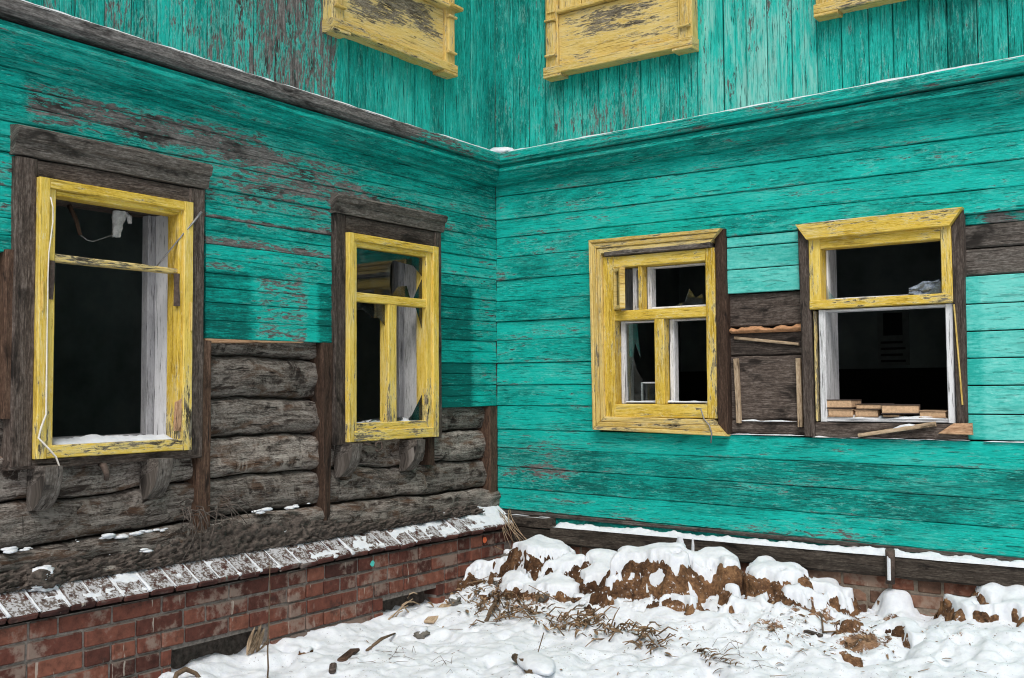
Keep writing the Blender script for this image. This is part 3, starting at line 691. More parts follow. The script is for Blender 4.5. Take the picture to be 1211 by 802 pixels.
b = MB(); b.quad('L', (1.72, 1.899), (2.345, 1.878), (2.345, 1.901), (1.72, 1.904), -.05, .004, rows=2); b.build('cut_board', 'fresh_wood', house, label='fresh sawn edge of the cut siding')

# bare planks between and beside the right windows
b = MB()
for za, zb in ((1.390, 1.470), (1.474, 1.828), (1.832, 1.96), (1.995, 2.182)): b.bar('R', 1.60, 2.08, za, zb, -.08, -.030+random.uniform(-.006, .004), rows=5, jit=.004, bev=.008, seg=.04)
b.build('bare_planks', 'dark_wood', house, label='bare dark planks between the two right windows')
b = MB(); b.bar('R', 2.87, 7, 2.203, 2.335, -.08, -.024, rows=5, jit=.004, bev=.008); b.bar('R', 2.87, 7, 2.340, 2.455, -.08, -.020, rows=5, jit=.004, bev=.008)
b.build('bare_planks', 'grey_wood', house, label='bare grey planks beside the far right window')
b = MB(); b.bar('R', 2.87, 7, 2.458, 2.508, -.08, -.022, rows=3, fn=lambda u, z, s: (.55*gs(u, 3.05, .08)+.3, .1)); b.build('paint_remnant', 'teal', house)
b = MB()
P = []; n = 44
for i in range(n+1):
    x = lerp(1.633, 2.064, i/n); top = 1.992+.016*fr(x*11, 2, 0, 4); row = []
    for j in range(9):
        t = j/8; row.append(W('R', x, lerp(1.958, top, t), -.032+.030*math.sin(math.pi*t)+.004*fr(x*30, t*4, 3, 2)))
    P.append(row)
b.sheet(P, lambda i, j: (i*.01, j*.01)); b.build('foam_seam', 'foam', house, recalc=False, label='ragged orange foam seam across the bare planks')
for pts, lab in ((((1.650, 1.815), (1.677, 1.817), (1.690, 1.452), (1.662, 1.453)), 'pale upright lath nailed to the bare planks on the left'), (((2.012, 1.810), (2.040, 1.810), (2.046, 1.436), (2.018, 1.436)), 'pale upright lath nailed to the bare planks on the right'), (((1.655, 1.925), (2.03, 1.880), (2.03, 1.895), (1.655, 1.942)), 'thin pale lath lying across the bare planks')):
    b = MB(); A, B_, C, D = pts
    if 'upright' in lab: b.quad('R', D, A, B_, C, -.03, -.008, rows=1, bev=.003)
    else: b.quad('R', A, B_, C, D, -.03, -.015, rows=1, bev=.003)
    b.build('lath', 'lath_wood', house, label=lab)
b = MB(); b.tube([W('R', 2.527, .83, .105), W('R', 2.527, .78, .10), W('R', 2.523, .66, .098)], [.024, .024, .023], 12)
b.build('pipe_stub', 'iron', house, label='short iron pipe stub on the base beam')

# ---------------------------------------------------------------- windows
def ring(mb, wall, u0, u1, z0, z1, ws, o0, o1, **k):
    l, r, bt, t = ws
    if l: mb.bar(wall, u0, u0+l, z0, z1, o0, o1, 'z', **k)
    if r: mb.bar(wall, u1-r, u1, z0, z1, o0, o1, 'z', **k)
    if bt: mb.bar(wall, u0+l+.001, u1-r-.001, z0, z0+bt, o0, o1-.002, 'u', **k)
    if t: mb.bar(wall, u0+l+.001, u1-r-.001, z1-t, z1, o0, o1-.002, 'u', **k)
def bracket(wall, u, zt, par, mat='grey_wood'):
    """carved console: curved block under the sill"""
    mb = MB(); out = [(-.03, 0), (.105, 0), (.104, -.03), (.096, -.075), (.078, -.118), (.050, -.152), (.012, -.18), (-.03, -.185), (-.03, -.1)]
    rings = [[W(wall, u+du, zt+z*(1 if abs(du) < .05 else .97), o) for o, z in out] for du in (-.038, -.031, .031, .038)]
    pv = [0]
    for (a, b_), (c, d) in zip(out, out[1:]): pv.append(pv[-1]+math.hypot(c-a, d-b_))
    uvr = [i*.03 for i in range(4)]; mb.sweep(rings, uvr, pv, [[(0, 0, .6)]*len(out)]*4)
    for q in range(len(mb.uv)): mb.uv[q] = [(b_, a) for a, b_ in mb.uv[q]]
    mb.build('bracket', mat, par)
def pane(wall, pts, o, par, th=.003):
    mb = MB(); n = len(pts)
    a = [mb.vert(W(wall, u, z, o)) for u, z in pts]; b_ = [mb.vert(W(wall, u, z, o-th)) for u, z in pts]
    mb.face(a, [(0, 0)]*n); mb.face(b_[::-1], [(0, 0)]*n)
    for i in range(n): j = (i+1) % n; mb.face([a[i], b_[i], b_[j], a[j]], [(0, 0)]*4)
    return mb.build('pane', 'glass', par)
def lining(wall, u0, u1, z0, z1, par, grey_side, o0=-.27, o1=-.03):
    mb = MB(); t = .022
    mb.bar(wall, u0-t, u0, z0-t, z1+t, o0, o1, 'z', seg=.3, fade=.7); mb.bar(wall, u1, u1+t, z0-t, z1+t, o0, o1, 'z', seg=.3)
    mb.bar(wall, u0, u1, z0-t, z0, o0, o1, 'u', seg=.3)
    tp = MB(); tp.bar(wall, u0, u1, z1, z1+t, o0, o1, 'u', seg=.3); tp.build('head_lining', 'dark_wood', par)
    return mb.build('jamb_lining', 'white', par)

def fyl(u, z, s): return (.20+.25*sm(1.9, 1.4, z)+.15*fr(u*5, z*5, 3, 2), .6)
# first left window, broken out
y = MB(); ring(y, 'L', 2.457, 3.214, 1.381, 2.527, (.050, .045, .052, .042), -.05, .055, fn=fyl)
w1 = y.build('window', 'yellow', house, label='large broken out yellow window at the left')
y = MB(); ring(y, 'L', 2.492, 3.178, 1.425, 2.492, (.036, .044, 0, .030), -.04, .040, fn=fyl); y.build('sash', 'yellow', w1)
y = MB(); y.quad('L', (2.520, 2.192), (3.140, 2.190), (3.140, 2.222), (2.520, 2.214), -.02, .032, rows=2, fade=.6, peel=.4); y.build('transom', 'yellow_old', w1)
c = MB(); c.bar('L', 3.212, 3.305, 1.355, 2.60, -.05, .030, 'z', rows=3, jit=.003, bev=.006); c.bar('L', 2.372, 2.459, 1.355, 2.60, -.05, .028, 'z', rows=3, jit=.003, bev=.006); c.bar('L', 2.462, 3.210, 2.529, 2.60, -.05, .024, 'u', rows=2, jit=.004)
c.bar('L', 2.375, 3.31, 1.340, 1.380, -.05, .022, 'u', jit=.004)
c.build('casing', 'dark_wood', w1, label='bare dark timber casing')
def header(u0, u1, z0, z1, par, lab):
    h = MB(); prof = [(-.03, z0), (.036, z0), (.040, z0+.018), (.046, z0+.055), (.060, z0+.062), (.066, z0+.085), (.070, z1-.012), (.058, z1), (-.03, z1+.012)]
    n = 18; pv = [0]
    for (a, b_), (c_, d) in zip(prof, prof[1:]): pv.append(pv[-1]+math.hypot(c_-a, d-b_))
    h.sweep([[W('L', lerp(u0, u1, i/n), z_+.002*noise.noise(Vector((i*.7, k*2, 1))), o) for k, (o, z_) in enumerate(prof)] for i in range(n+1)], [(u1-u0)*i/n for i in range(n+1)], pv, [[(0, 0, .7)]*len(prof)]*(n+1))
    h.build('header', 'grey_wood', par, label=lab)
header(2.36, 3.315, 2.608, 2.722, w1, 'grey moulded head board')
lining('L', 2.50, 3.15, 1.42, 2.48, w1, 0)
y = MB(); ring(y, 'L', 2.502, 3.148, 1.425, 2.478, (.042, .03, .03, 0), -.21, -.165, fade=.4); y.build('inner_frame', 'greywhite', w1)
bracket('L', 3.165, 1.352, w1); bracket('L', 2.635, 1.352, w1)
for a_, b_, c_ in ((2.466, 1.93, 2.06), (3.195, 1.98, 2.10)):
    y = MB(); y.bar('L', a_, a_+.008, b_, c_, .05, .064, 'z', seg=.05, bev=.002); y.build('hinge', 'yellow_old', w1)
y = MB(); y.quad('L', (2.502, 1.47), (2.505, 1.62), (2.535, 1.60), (2.540, 1.47), .030, .044, bev=.003); y.build('splinter', 'fresh_wood', w1, label='raw orange wood where the paint split away')
y = MB(); y.tube([W('L', 2.90, 1.34, .01), W('L', 2.90, 1.335, .04), W('L', 2.895, 1.305, .055), W('L', 2.89, 1.275, .045)], [.010, .016, .014, .011], 8); y.build('iron_hook', 'iron', w1)

# second left window with broken panes
y = MB(); ring(y, 'L', .661, 1.431, 1.370, 2.512, (.052, .042, .058, .040), -.05, .055, fn=fyl)
w2 = y.build('window', 'yellow', house, label='yellow window with broken panes near the inner corner')
y = MB(); ring(y, 'L', .705, 1.398, 1.424, 2.475, (.054, .044, .045, .032), -.04, .040, fn=fyl); y.build('sash', 'yellow', w2)
y = MB(); y.bar('L', .758, 1.356, 2.140, 2.190, -.03, .034, 'u', rows=2, fn=fyl); y.build('transom', 'yellow', w2)
y = MB(); y.bar('L', 1.020, 1.092, 1.468, 2.139, -.03, .034, 'z', rows=2, fn=fyl); y.build('mullion', 'yellow', w2)
c = MB(); c.bar('L', 1.429, 1.512, 1.358, 2.608, -.05, .030, 'z', rows=3, jit=.003, bev=.006); c.bar('L', .602, .664, 1.358, 2.608, -.05, .028, 'z', rows=3, jit=.003, bev=.006); c.bar('L', .667, 1.427, 2.514, 2.608, -.05, .024, 'u', rows=2, jit=.004)
c.build('casing', 'dark_wood', w2, label='bare dark timber casing')
header(.588, 1.522, 2.612, 2.712, w2, 'grey moulded head board')
lining('L', .722, 1.39, 1.432, 2.468, w2, 0)
y = MB(); ring(y, 'L', .724, 1.388, 1.436, 2.466, (.05, .03, .03, 0), -.21, -.165, fade=.4); y.build('inner_frame', 'greywhite', w2)
pane('L', [(1.352, 2.44), (.765, 2.44), (.765, 2.33), (.84, 2.385), (1.02, 2.40), (1.045, 2.37), (1.05, 2.26), (1.035, 2.192), (1.352, 2.192)], .008, w2)
pane('L', [(1.035, 2.192), (.98, 2.25), (.90, 2.262), (.87, 2.192)], .006, w2)
pane('L', [(.84, 2.192), (.765, 2.192), (.765, 2.31)], .008, w2)
pane('L', [(1.352, 2.138), (1.093, 2.138), (1.093, 2.02), (1.14, 2.06), (1.20, 2.055), (1.27, 2.10), (1.352, 2.09)], .008, w2)
pane('L', [(.82, 2.138), (.765, 2.138), (.765, 2.02)], .008, w2)
pane('L', [(.88, 1.472), (.765, 1.472), (.765, 1.62)], .008, w2)
bracket('L', 1.420, 1.362, w2); bracket('L', .890, 1.362, w2)
y = MB(); y.tube([W('L', 1.19+.028*math.cos(a*.7), 1.335+.028*math.sin(a*.7), .05) for a in range(9)], .006, 6); y.tube([W('L', 1.22, 1.337, .05), W('L', 1.30, 1.36, .04)], .005, 6); y.build('iron_hook', 'iron', w2)

# first right window with trim and small vent sash
def fyo(u, z, s): return (.30+.22*fr(u*6, z*6, 6, 2), .6)
def fpale(u, z, s): return (.55, .9)
y = MB(); ring(y, 'R', .826, 1.562, 1.478, 2.452, (.078, .058, .080, .070), -.06, .028, fn=fyo, rows=3)
w3 = y.build('window', 'yellow', house, label='yellow window with open vent sash on the right wall')
t = MB()
def mbar(mb, A, B_, C, D, o):   # stepped moulded trim board: three stepped lengths
    A, B_, C, D = [Vector(q) for q in (A, B_, C, D)]
    for s0, s1, oo in ((0, .26, o), (.27, .62, o-.007), (.63, 1, o-.015)):
        mb.quad('R', A.lerp(D, s0), B_.lerp(C, s0), B_.lerp(C, s1), A.lerp(D, s1), -.02, oo, rows=2, fn=fyo, jit=.002)
mbar(t, (.746, 2.562), (1.618, 2.555), (1.536, 2.472), (.826, 2.474), .062)
mbar(t, (.762, 1.405), (.746, 2.560), (.824, 2.474), (.838, 1.485), .062)
mbar(t, (.764, 1.402), (1.632, 1.380), (1.545, 1.472), (.838, 1.482), .062)
t.build('trim', 'yellow_old', w3, label='mitred yellow trim board')
b = MB(); b.bar('R', 1.565, 1.628, 1.392, 2.556, -.05, .024, 'z', rows=3, jit=.003); b.build('casing', 'brown_wood', w3, label='bare brown casing where the trim is missing')
b = MB(); b.bar('R', .848, 1.545, 2.455, 2.492, -.03, .048, 'u', rows=2, jit=.003); b.build('head_batten', 'grey_wood', w3, label='grey batten under the top trim')
y = MB(); y.bar('R', .905, 1.503, 2.060, 2.120, -.045, .022, 'u', rows=2, fn=fyo); y.build('transom', 'yellow', w3)
y = MB(); y.bar('R', 1.168, 1.232, 1.560, 2.059, -.045, .020, 'z', rows=2, fn=fyo); y.bar('R', 1.062, 1.088, 2.121, 2.381, -.045, .018, 'z', rows=1, fn=fyo); y.build('mullion', 'yellow', w3)
lining('R', .868, 1.500, 1.53, 2.40, w3, 0)
y = MB()
for a, b_, c_, d in ((.905, 1.166, 1.560, 2.058), (1.234, 1.503, 1.560, 2.058), (1.090, 1.503, 2.122, 2.380), (.99, 1.060, 2.122, 2.380)):
    ring(y, 'R', a, b_, c_, d, (.030, .012, .014, .010), -.10, -.046, fade=.8)
y.build('inner_frame', 'white', w3, label='white inner sash frames')
# vent sash turned outward on its left hinge
vs = MB(); hx = .908; ang = math.radians(38); Mv = Matrix.Translation((hx, -.012, 0)) @ Matrix.Rotation(-ang, 4, 'Z')
for c0, c1 in (((0, -.018, 2.128), (.018, .018, 2.378)), ((.082, -.018, 2.128), (.104, .018, 2.378)), ((.018, -.016, 2.128), (.082, .016, 2.150)), ((.018, -.016, 2.356), (.082, .016, 2.378))):
    vs.bevbox(c0, c1, .003, random.random(), Mv)
vo = vs.build('vent_sash', 'yellow_old', w3, label='small yellow vent sash standing ajar')
g_ = MB(); g_.box((.018, -.002, 2.150), (.082, .002, 2.356), .5, Mv); g_.build('pane', 'glass', vo)
pane('R', [(.94, 2.04), (1.01, 2.04), (1.03, 1.84), (.995, 1.93), (.96, 1.73), (.94, 1.66)], -.062, w3)
pane('R', [(.94, 1.58), (1.05, 1.58), (1.04, 1.70), (1.0, 1.76), (.965, 1.90), (.94, 1.85)], -.070, w3)
pane('R', [(1.27, 2.14), (1.46, 2.14), (1.44, 2.20), (1.40, 2.18), (1.36, 2.235), (1.33, 2.16)], -.062, w3)
p_ = MB(); ring(p_, 'R', .965, 1.150, 1.565, 1.690, (.012, .010, .012, .010), -.20, -.18, fade=.8); po_ = p_.build('fallen_vent_frame', 'white', w3, label='small white framed pane fallen against the sill')
pane('R', [(.977, 1.577), (1.138, 1.577), (1.138, 1.68), (.977, 1.68)], -.19, po_)

# second right window, lower sash gone
y = MB()
ring(y, 'R', 2.110, 2.840, 2.075, 2.452, (.064, .052, .0, .058), -.06, .026, fn=fyo, rows=2)
w4 = y.build('window', 'yellow', house, label='yellow window with books on its sill at the far right')
y = MB(); y.bar('R', 2.112, 2.838, 2.070, 2.118, -.05, .030, 'u', rows=2, fn=fyo); y.build('transom', 'yellow', w4)
t = MB(); t.quad('R', (2.050, 2.534), (2.902, 2.540), (2.838, 2.452), (2.110, 2.446), -.02, .058, rows=3, fn=fyo, jit=.002); t.build('trim', 'yellow', w4, label='mitred yellow head trim')
b = MB(); b.quad('R', (2.066, 1.388), (2.050, 2.528), (2.108, 2.450), (2.124, 1.388), -.05, .022, rows=3, jit=.003); b.build('casing', 'dark_wood', w4, label='bare dark left casing')
b = MB(); b.quad('R', (2.842, 1.47), (2.840, 2.450), (2.900, 2.530), (2.892, 1.47), -.05, .022, rows=3, jit=.003); b.build('casing', 'dark_wood', w4, label='bare dark right casing')
b = MB(); b.bar('R', 2.126, 2.89, 1.388, 1.462, -.05, .016, 'u', rows=3, jit=.006); b.build('sill', 'dark_wood', w4, label='rotten dark sill board')
lining('R', 2.165, 2.815, 1.490, 2.42, w4, 0)
y = MB(); ring(y, 'R', 2.150, 2.832, 1.468, 2.066, (.036, .034, .022, .012), -.09, .004, fade=.85, rows=2); y.build('inner_frame', 'white', w4, label='white frame around the gaping lower opening')
y = MB(); ring(y, 'R', 2.176, 2.786, 2.120, 2.392, (.012, .008, .010, .0), -.09, -.055, fade=.85); y.build('inner_frame', 'white', w4, label='thin white edge inside the upper light')
y = MB(); y.quad('R', (2.128, 1.47), (2.126, 2.06), (2.138, 2.06), (2.140, 1.47), -.02, .018, fn=fpale); y.build('beading', 'yellow_old', w4, label='thin yellow beading left on the left jamb')
y = MB(); y.quad('R', (2.868, 1.56), (2.842, 2.06), (2.848, 2.06), (2.876, 1.56), .0, .030, peel=.1); y.build('beading', 'yellow_old', w4, label='loose slanting yellow beading strip')
for a in range(2): pane('R', [(2.186, 2.125), (2.23, 2.125), (2.20, 2.16), (2.186, 2.20)] if a else [(2.77, 2.125), (2.70, 2.125), (2.77, 2.19)], -.04, w4)

# boarded windows of the upper storey (their feet reach into the picture)
def boarded(wall, u0, u1, z0, lab, flip, worn):
    zs = z0+(.385 if flip else .388); e = MB(); pe = lambda u, z, s: (.28+.42*worn*gs(z, z0+.30-.25*abs(u-(u0+u1)/2+.1), .085)*sm(u1-.06, u1-.25, u)*sm(u0+.06, u0+.25, u)+.16*fr(u*5, z*8, 4, 3), .55)
    e.bar(wall, u0+.10, u1-.10, z0+.055, zs-.002, -.01, .050, 'u', rows=6, fn=pe, jit=.0004)
    par = e.build('boarded_window', 'yellow_old', house, label=lab)
    s_ = MB(); s_.bar(wall, u0, u1, z0, z0+.052, -.01, .085, 'u', rows=2, fn=pe, jit=.0004); s_.bar(wall, u0, u0+.13, z0-.018, z0-.001, -.01, .085, 'u', fn=pe, jit=.0004); s_.bar(wall, u1-.13, u1, z0-.018, z0-.001, -.01, .085, 'u', fn=pe, jit=.0004); s_.build('foot_rail', 'yellow_old', par)
    for a, b_ in ((u0+.006, u0+.098), (u1-.098, u1-.006)):
        q = MB(); q.bar(wall, a, b_, z0+.054, z0+1.9, -.01, .068, 'z', fn=pe, jit=.0004, seg=.1)
        q.bar(wall, a+.018, b_-.018, z0+.13, z0+.335, .06, .080, 'z', fn=pe, jit=.0004, seg=.1); q.bar(wall, a+.008, b_-.008, z0+.115, z0+.128, .06, .092, 'u', fn=pe, jit=.0004); q.bar(wall, a+.008, b_-.008, z0+.338, z0+.354, .06, .094, 'u', fn=pe, jit=.0004)
        q.bar(wall, a+.018, b_-.018, z0+.40, z0+1.8, .06, .078, 'z', fn=pe, jit=.0004, seg=.2); q.build('pilaster', 'yellow_old', par)
    q = MB()
    q.bar(wall, u0+.10, u1-.10, zs, zs+.022, -.01, .105 if not flip else .080, 'u', fn=pe, jit=.0004)
    if not flip: q.bar(wall, u0-.02, u0+.10, zs+.006, zs+.03, -.01, .115, 'u', fn=pe, jit=.0004)
    q.build('sill', 'yellow_old', par)
    q = MB()
    for k in range(5): q.bar(wall, u0+.10+k*(u1-u0-.2)/5+.003, u0+.10+(k+1)*(u1-u0-.2)/5-.003, zs+.024, z0+1.9, -.01, .055, 'z', fn=pe, jit=.0004, seg=.2)
    q.build('shutter_board', 'yellow_old', par)
    q = MB(); q.bar(wall, u0-.04, u1+.04, z0+1.902, z0+2.05, -.01, .12, 'u', fn=pe, jit=.0004); q.build('header', 'yellow_old', par)
boarded('L', .463+.045, 1.58, 3.605, 'boarded yellow upper window on the left wall', False, 1)
boarded('R', .44, 1.470, 3.632, 'boarded yellow upper window next to the inner corner', True, .5)
boarded('R', 2.185, 3.22, 3.655, 'boarded yellow upper window at the top right', True, .3)

# ---------------------------------------------------------------- snow lying on the house
def snow_strip(wall, u0, u1, zf, o0, o1, th, label, thr=.0, fq=3.0, seed=1, nu=None, lumps=.35, miter=False, vary=0):
    """ridge of snow on a ledge; thr > 0 breaks it into patches"""
    b = MB(); n = nu or int((u1-u0)/.014); m = 7; P = []
    for i in range(n+1):
        u = lerp(u0, u1, i/n); ed = min(1, i/3, (n-i)/3); row = []
        for j in range(m+1):
            t = j/m; k = math.sin(math.pi*clamp(t, 0, 1))**.6
            q = (1+lumps*fr(u*fq*3, j*.4, seed, 4)-thr*(1+1.6*fr(u*fq, j*.15, seed+7, 3)))*ed
            row.append(W(wall, max(u, lerp(o0, o1, t)) if miter else u, zf(u, t)+th*k*q-.004, o0+(o1-o0)*t*(1 if not vary else clamp(1-vary+vary*1.6*(.5+fr(u*6, seed, 3, 4)), .06, 1.1))+.006*fr(u*9, seed, j*.2, 2)))
        P.append(row)
    b.sheet(P, lambda i, j: (i*.01, j*.01))
    return b.build('snow', 'snow', label=label, cat='snow', kind='stuff', recalc=False)
snow_strip('L', .10, 7, lambda u, t: 3.215-.049*t+.009*min(u, 3.2), -.0, .130, .013, 'thin line of snow along the left cornice', thr=.3, seed=3, miter=True, nu=330)
snow_strip('R', .10, 7, lambda u, t: 3.215-.049*t+.016*min(u, 3.2), -.0, .130, .012, 'thin line of snow along the right cornice', thr=.75, seed=5, miter=True, nu=330)
b = MB(); bm = bmesh.new(); bmesh.ops.create_icosphere(bm, subdivisions=3, radius=1)
for v in bm.verts: v.co = Vector((v.co.x*.10+.10, v.co.y*.06-.075, v.co.z*.032+3.19))+Vector((0, 0, .012*fr(v.co.x*3, v.co.y*3, 2)))
b.take(bm, smooth=True); b.build('snow', 'snow', label='small white snow lump in the inner corner of the cornice', cat='snow', kind='stuff')
snow_strip('R', .47, 7, lambda u, t: .800-.0015*u, -.005, .078, .024, 'snow line along the timber beam under the right wall', thr=.12, seed=8, lumps=.8, fq=4)
snow_strip('R', .05, .45, lambda u, t: .846, .0, .05, .012, 'snow line on the short plank beside the corner', thr=.5, seed=9)
snow_strip('R', 1.63, 2.08, lambda u, t: 1.393, -.03, .010, .010, 'snow line under the bare planks', thr=.4, seed=10)
snow_strip('R', 1.66, 2.02, lambda u, t: 1.468, -.035, -.018, .008, 'snow thread in the seam of the bare planks', thr=.9, seed=18, fq=8)
snow_strip('R', 2.10, 2.90, lambda u, t: 1.388, -.01, .022, .010, 'broken snow line under the far right window', thr=.75, seed=11, fq=6)
snow_strip('R', 2.96, 7, lambda u, t: 1.383, -.01, .012, .010, 'snow line under the smooth boards at the right edge', thr=.6, seed=12)
snow_strip('R', 2.06, 2.90, lambda u, t: 2.537, .02, .058, .008, 'thin snow line on the head trim of the far right window', thr=.3, seed=14)
snow_strip('L', 2.50, 3.135, lambda u, t: 1.430, -.20, .045, .026, 'drifted snow on the sill of the left window', thr=.10, seed=15, fq=3.5, lumps=.7)
snow_strip('L', .735, 1.38, lambda u, t: 1.458, -.17, .030, .028, 'drifted snow on the sill of the corner window', thr=.25, seed=16, fq=4, lumps=.6)
snow_strip('R', 2.20, 2.80, lambda u, t: 1.490, -.10, .006, .026, 'snow on the sill under the books', thr=.35, seed=17, fq=3.5, lumps=.6)
snow_strip('R', .94, 1.46, lambda u, t: 1.572, -.05, -.015, .012, 'thin snow on the lower rail of the window with the vent sash', thr=.4, seed=19, fq=5)
# snow lying in the log steps and along the ledge joints of the plinth
b = MB()
for u0, u1, z in ((2.52, 3.02, 1.026), (3.18, 3.60, 1.020), (1.66, 2.10, 1.052), (1.80, 1.98, .935), (2.60, 2.85, .945)):
    for k in range(int((u1-u0)*60)):
        u = random.uniform(u0, u1); e_ = sm(0, .12, min(u-u0, u1-u)); r_ = random.uniform(.006, .024)*(.35+.65*e_)
        if noise.noise(Vector((u*7, z*9, 2))) < -.15: continue
        bm = bmesh.new(); bmesh.ops.create_icosphere(bm, subdivisions=2, radius=1); sq = random.uniform(0, 50); cz = Vector((.012+random.uniform(-.02, .016)-(1.03-z)*.0, -u, z+random.uniform(-.006, .008)))
        for v in bm.verts: d = v.co.copy(); v.co = Vector((d.x*r_*.9, d.y*r_*1.7, d.z*r_*.42))*(1+.4*noise.noise(d*1.7+Vector((sq, 0, 0))))+cz
        b.take(bm, smooth=True)
b.build('snow', 'snow', label='crumbs of snow caught in the steps between the bare logs', cat='snow', kind='stuff')
b = MB()
for x, wd in ((1.345, .040), (1.425, .013)):
    b.sheet([[W('R', x+lerp(-1, 1, j/8)*wd*lerp(1.25, .35, t_), lerp(.70, .803, t_), .080+(.018 if wd > .02 else .010)*math.sin(math.pi*j/8)*(1.2-.6*t_)-.006) for j in range(9)] for t_ in [i/8 for i in range(9)]], lambda i, j: (i*.01, j*.01))
b.sheet([[W('R', 2.525+.009*math.sin(q), lerp(.68, .80, i/10), .122+.007*math.cos(q)*(.4+.6*noise.noise(Vector((i*.9, 3, 1)))) ) for q in [lerp(-1.4, 1.4, j/6) for j in range(7)]] for i in range(11)], lambda i, j: (i*.01, j*.01))
b.build('snow', 'snow', label='snow runs down the front of the base beam', cat='snow', kind='stuff')
sj = MB()
for k, u in enumerate(LJ):
    if u > 4: break
    w_ = random.choice((.003, .004, .006, .008, .011))
    if random.random() < .05: continue
    st = random.uniform(0, .25); pts = []
    for i in range(9):
        t = lerp(st, 1.02, i/8); pts.append(W('L', u+.004*noise.noise(Vector((k*3, i*.7, 0))), .908-.110*t+.002, -.018+.183*t))
    sj.tube(pts, [w_*(.35+.65*i/8)*(1+.4*noise.noise(Vector((k, i, 3)))) for i in range(9)], 6, flat=.6)
    if random.random() < .45: sj.tube([W('L', u-.03, .792, .158), W('L', u, .797, .163), W('L', u+.035, .790, .158)], [.004, .011, .004], 6)
sj.build('snow', 'snow', label='white threads of snow in the brick ledge joints', cat='snow', kind='stuff')
b = MB(); n, m = 230, 14; P = []
for i in range(n+1):
    u = lerp(.02, 3.7, i/n); row = []
    cv = .9*sm(.66, .25, u)+.42*gs(u, 1.05, .5)+.40*gs(u, 3.0, .45)+.10
    for j in range(m+1):
        t = j/m; th = .012*(cv+1.0*fr(u*6, t*3, 4, 5)+.40*fr(u*36, t*14, 9, 3)+.25*t-.36)
        row.append(W('L', u, .908-.112*t+th*(1 if .02 < t < .99 else -1), -.02+.182*t))
    P.append(row)
b.sheet(P, lambda i, j: (i*.016, j*.014)); b.build('snow', 'snow', label='patchy snow lying on the sloping brick ledge', cat='snow', kind='stuff', recalc=False)
# rotten tow and dirt pressed into the foot of the logs
b = MB(); n, m = 420, 30; P = []
for i in range(n+1):
    u = lerp(.25, 3.8, i/n); hgt = .055+.10*gs(u, 2.25, .45)+.05*gs(u, 1.7, .3)+.04*gs(u, 3.1, .25); row = []
    for j in range(m+1):
        t = j/m; r_ = .026*fr(u*10, t*4, 6, 5)+.018*fr(u*34, t*12, 2, 5)+.010*fr(u*90, t*34, 8, 3)
        row.append(W('L', u, .872+hgt*t+r_*.5, .062-.075*t+r_+.02*math.sin(math.pi*t)))
    P.append(row)
b.sheet(P, lambda i, j: (i*.012, j*.01)); b.build('rotten_fill', 'tow', house, recalc=False, label='dark crumbling fill between logs and brick ledge')

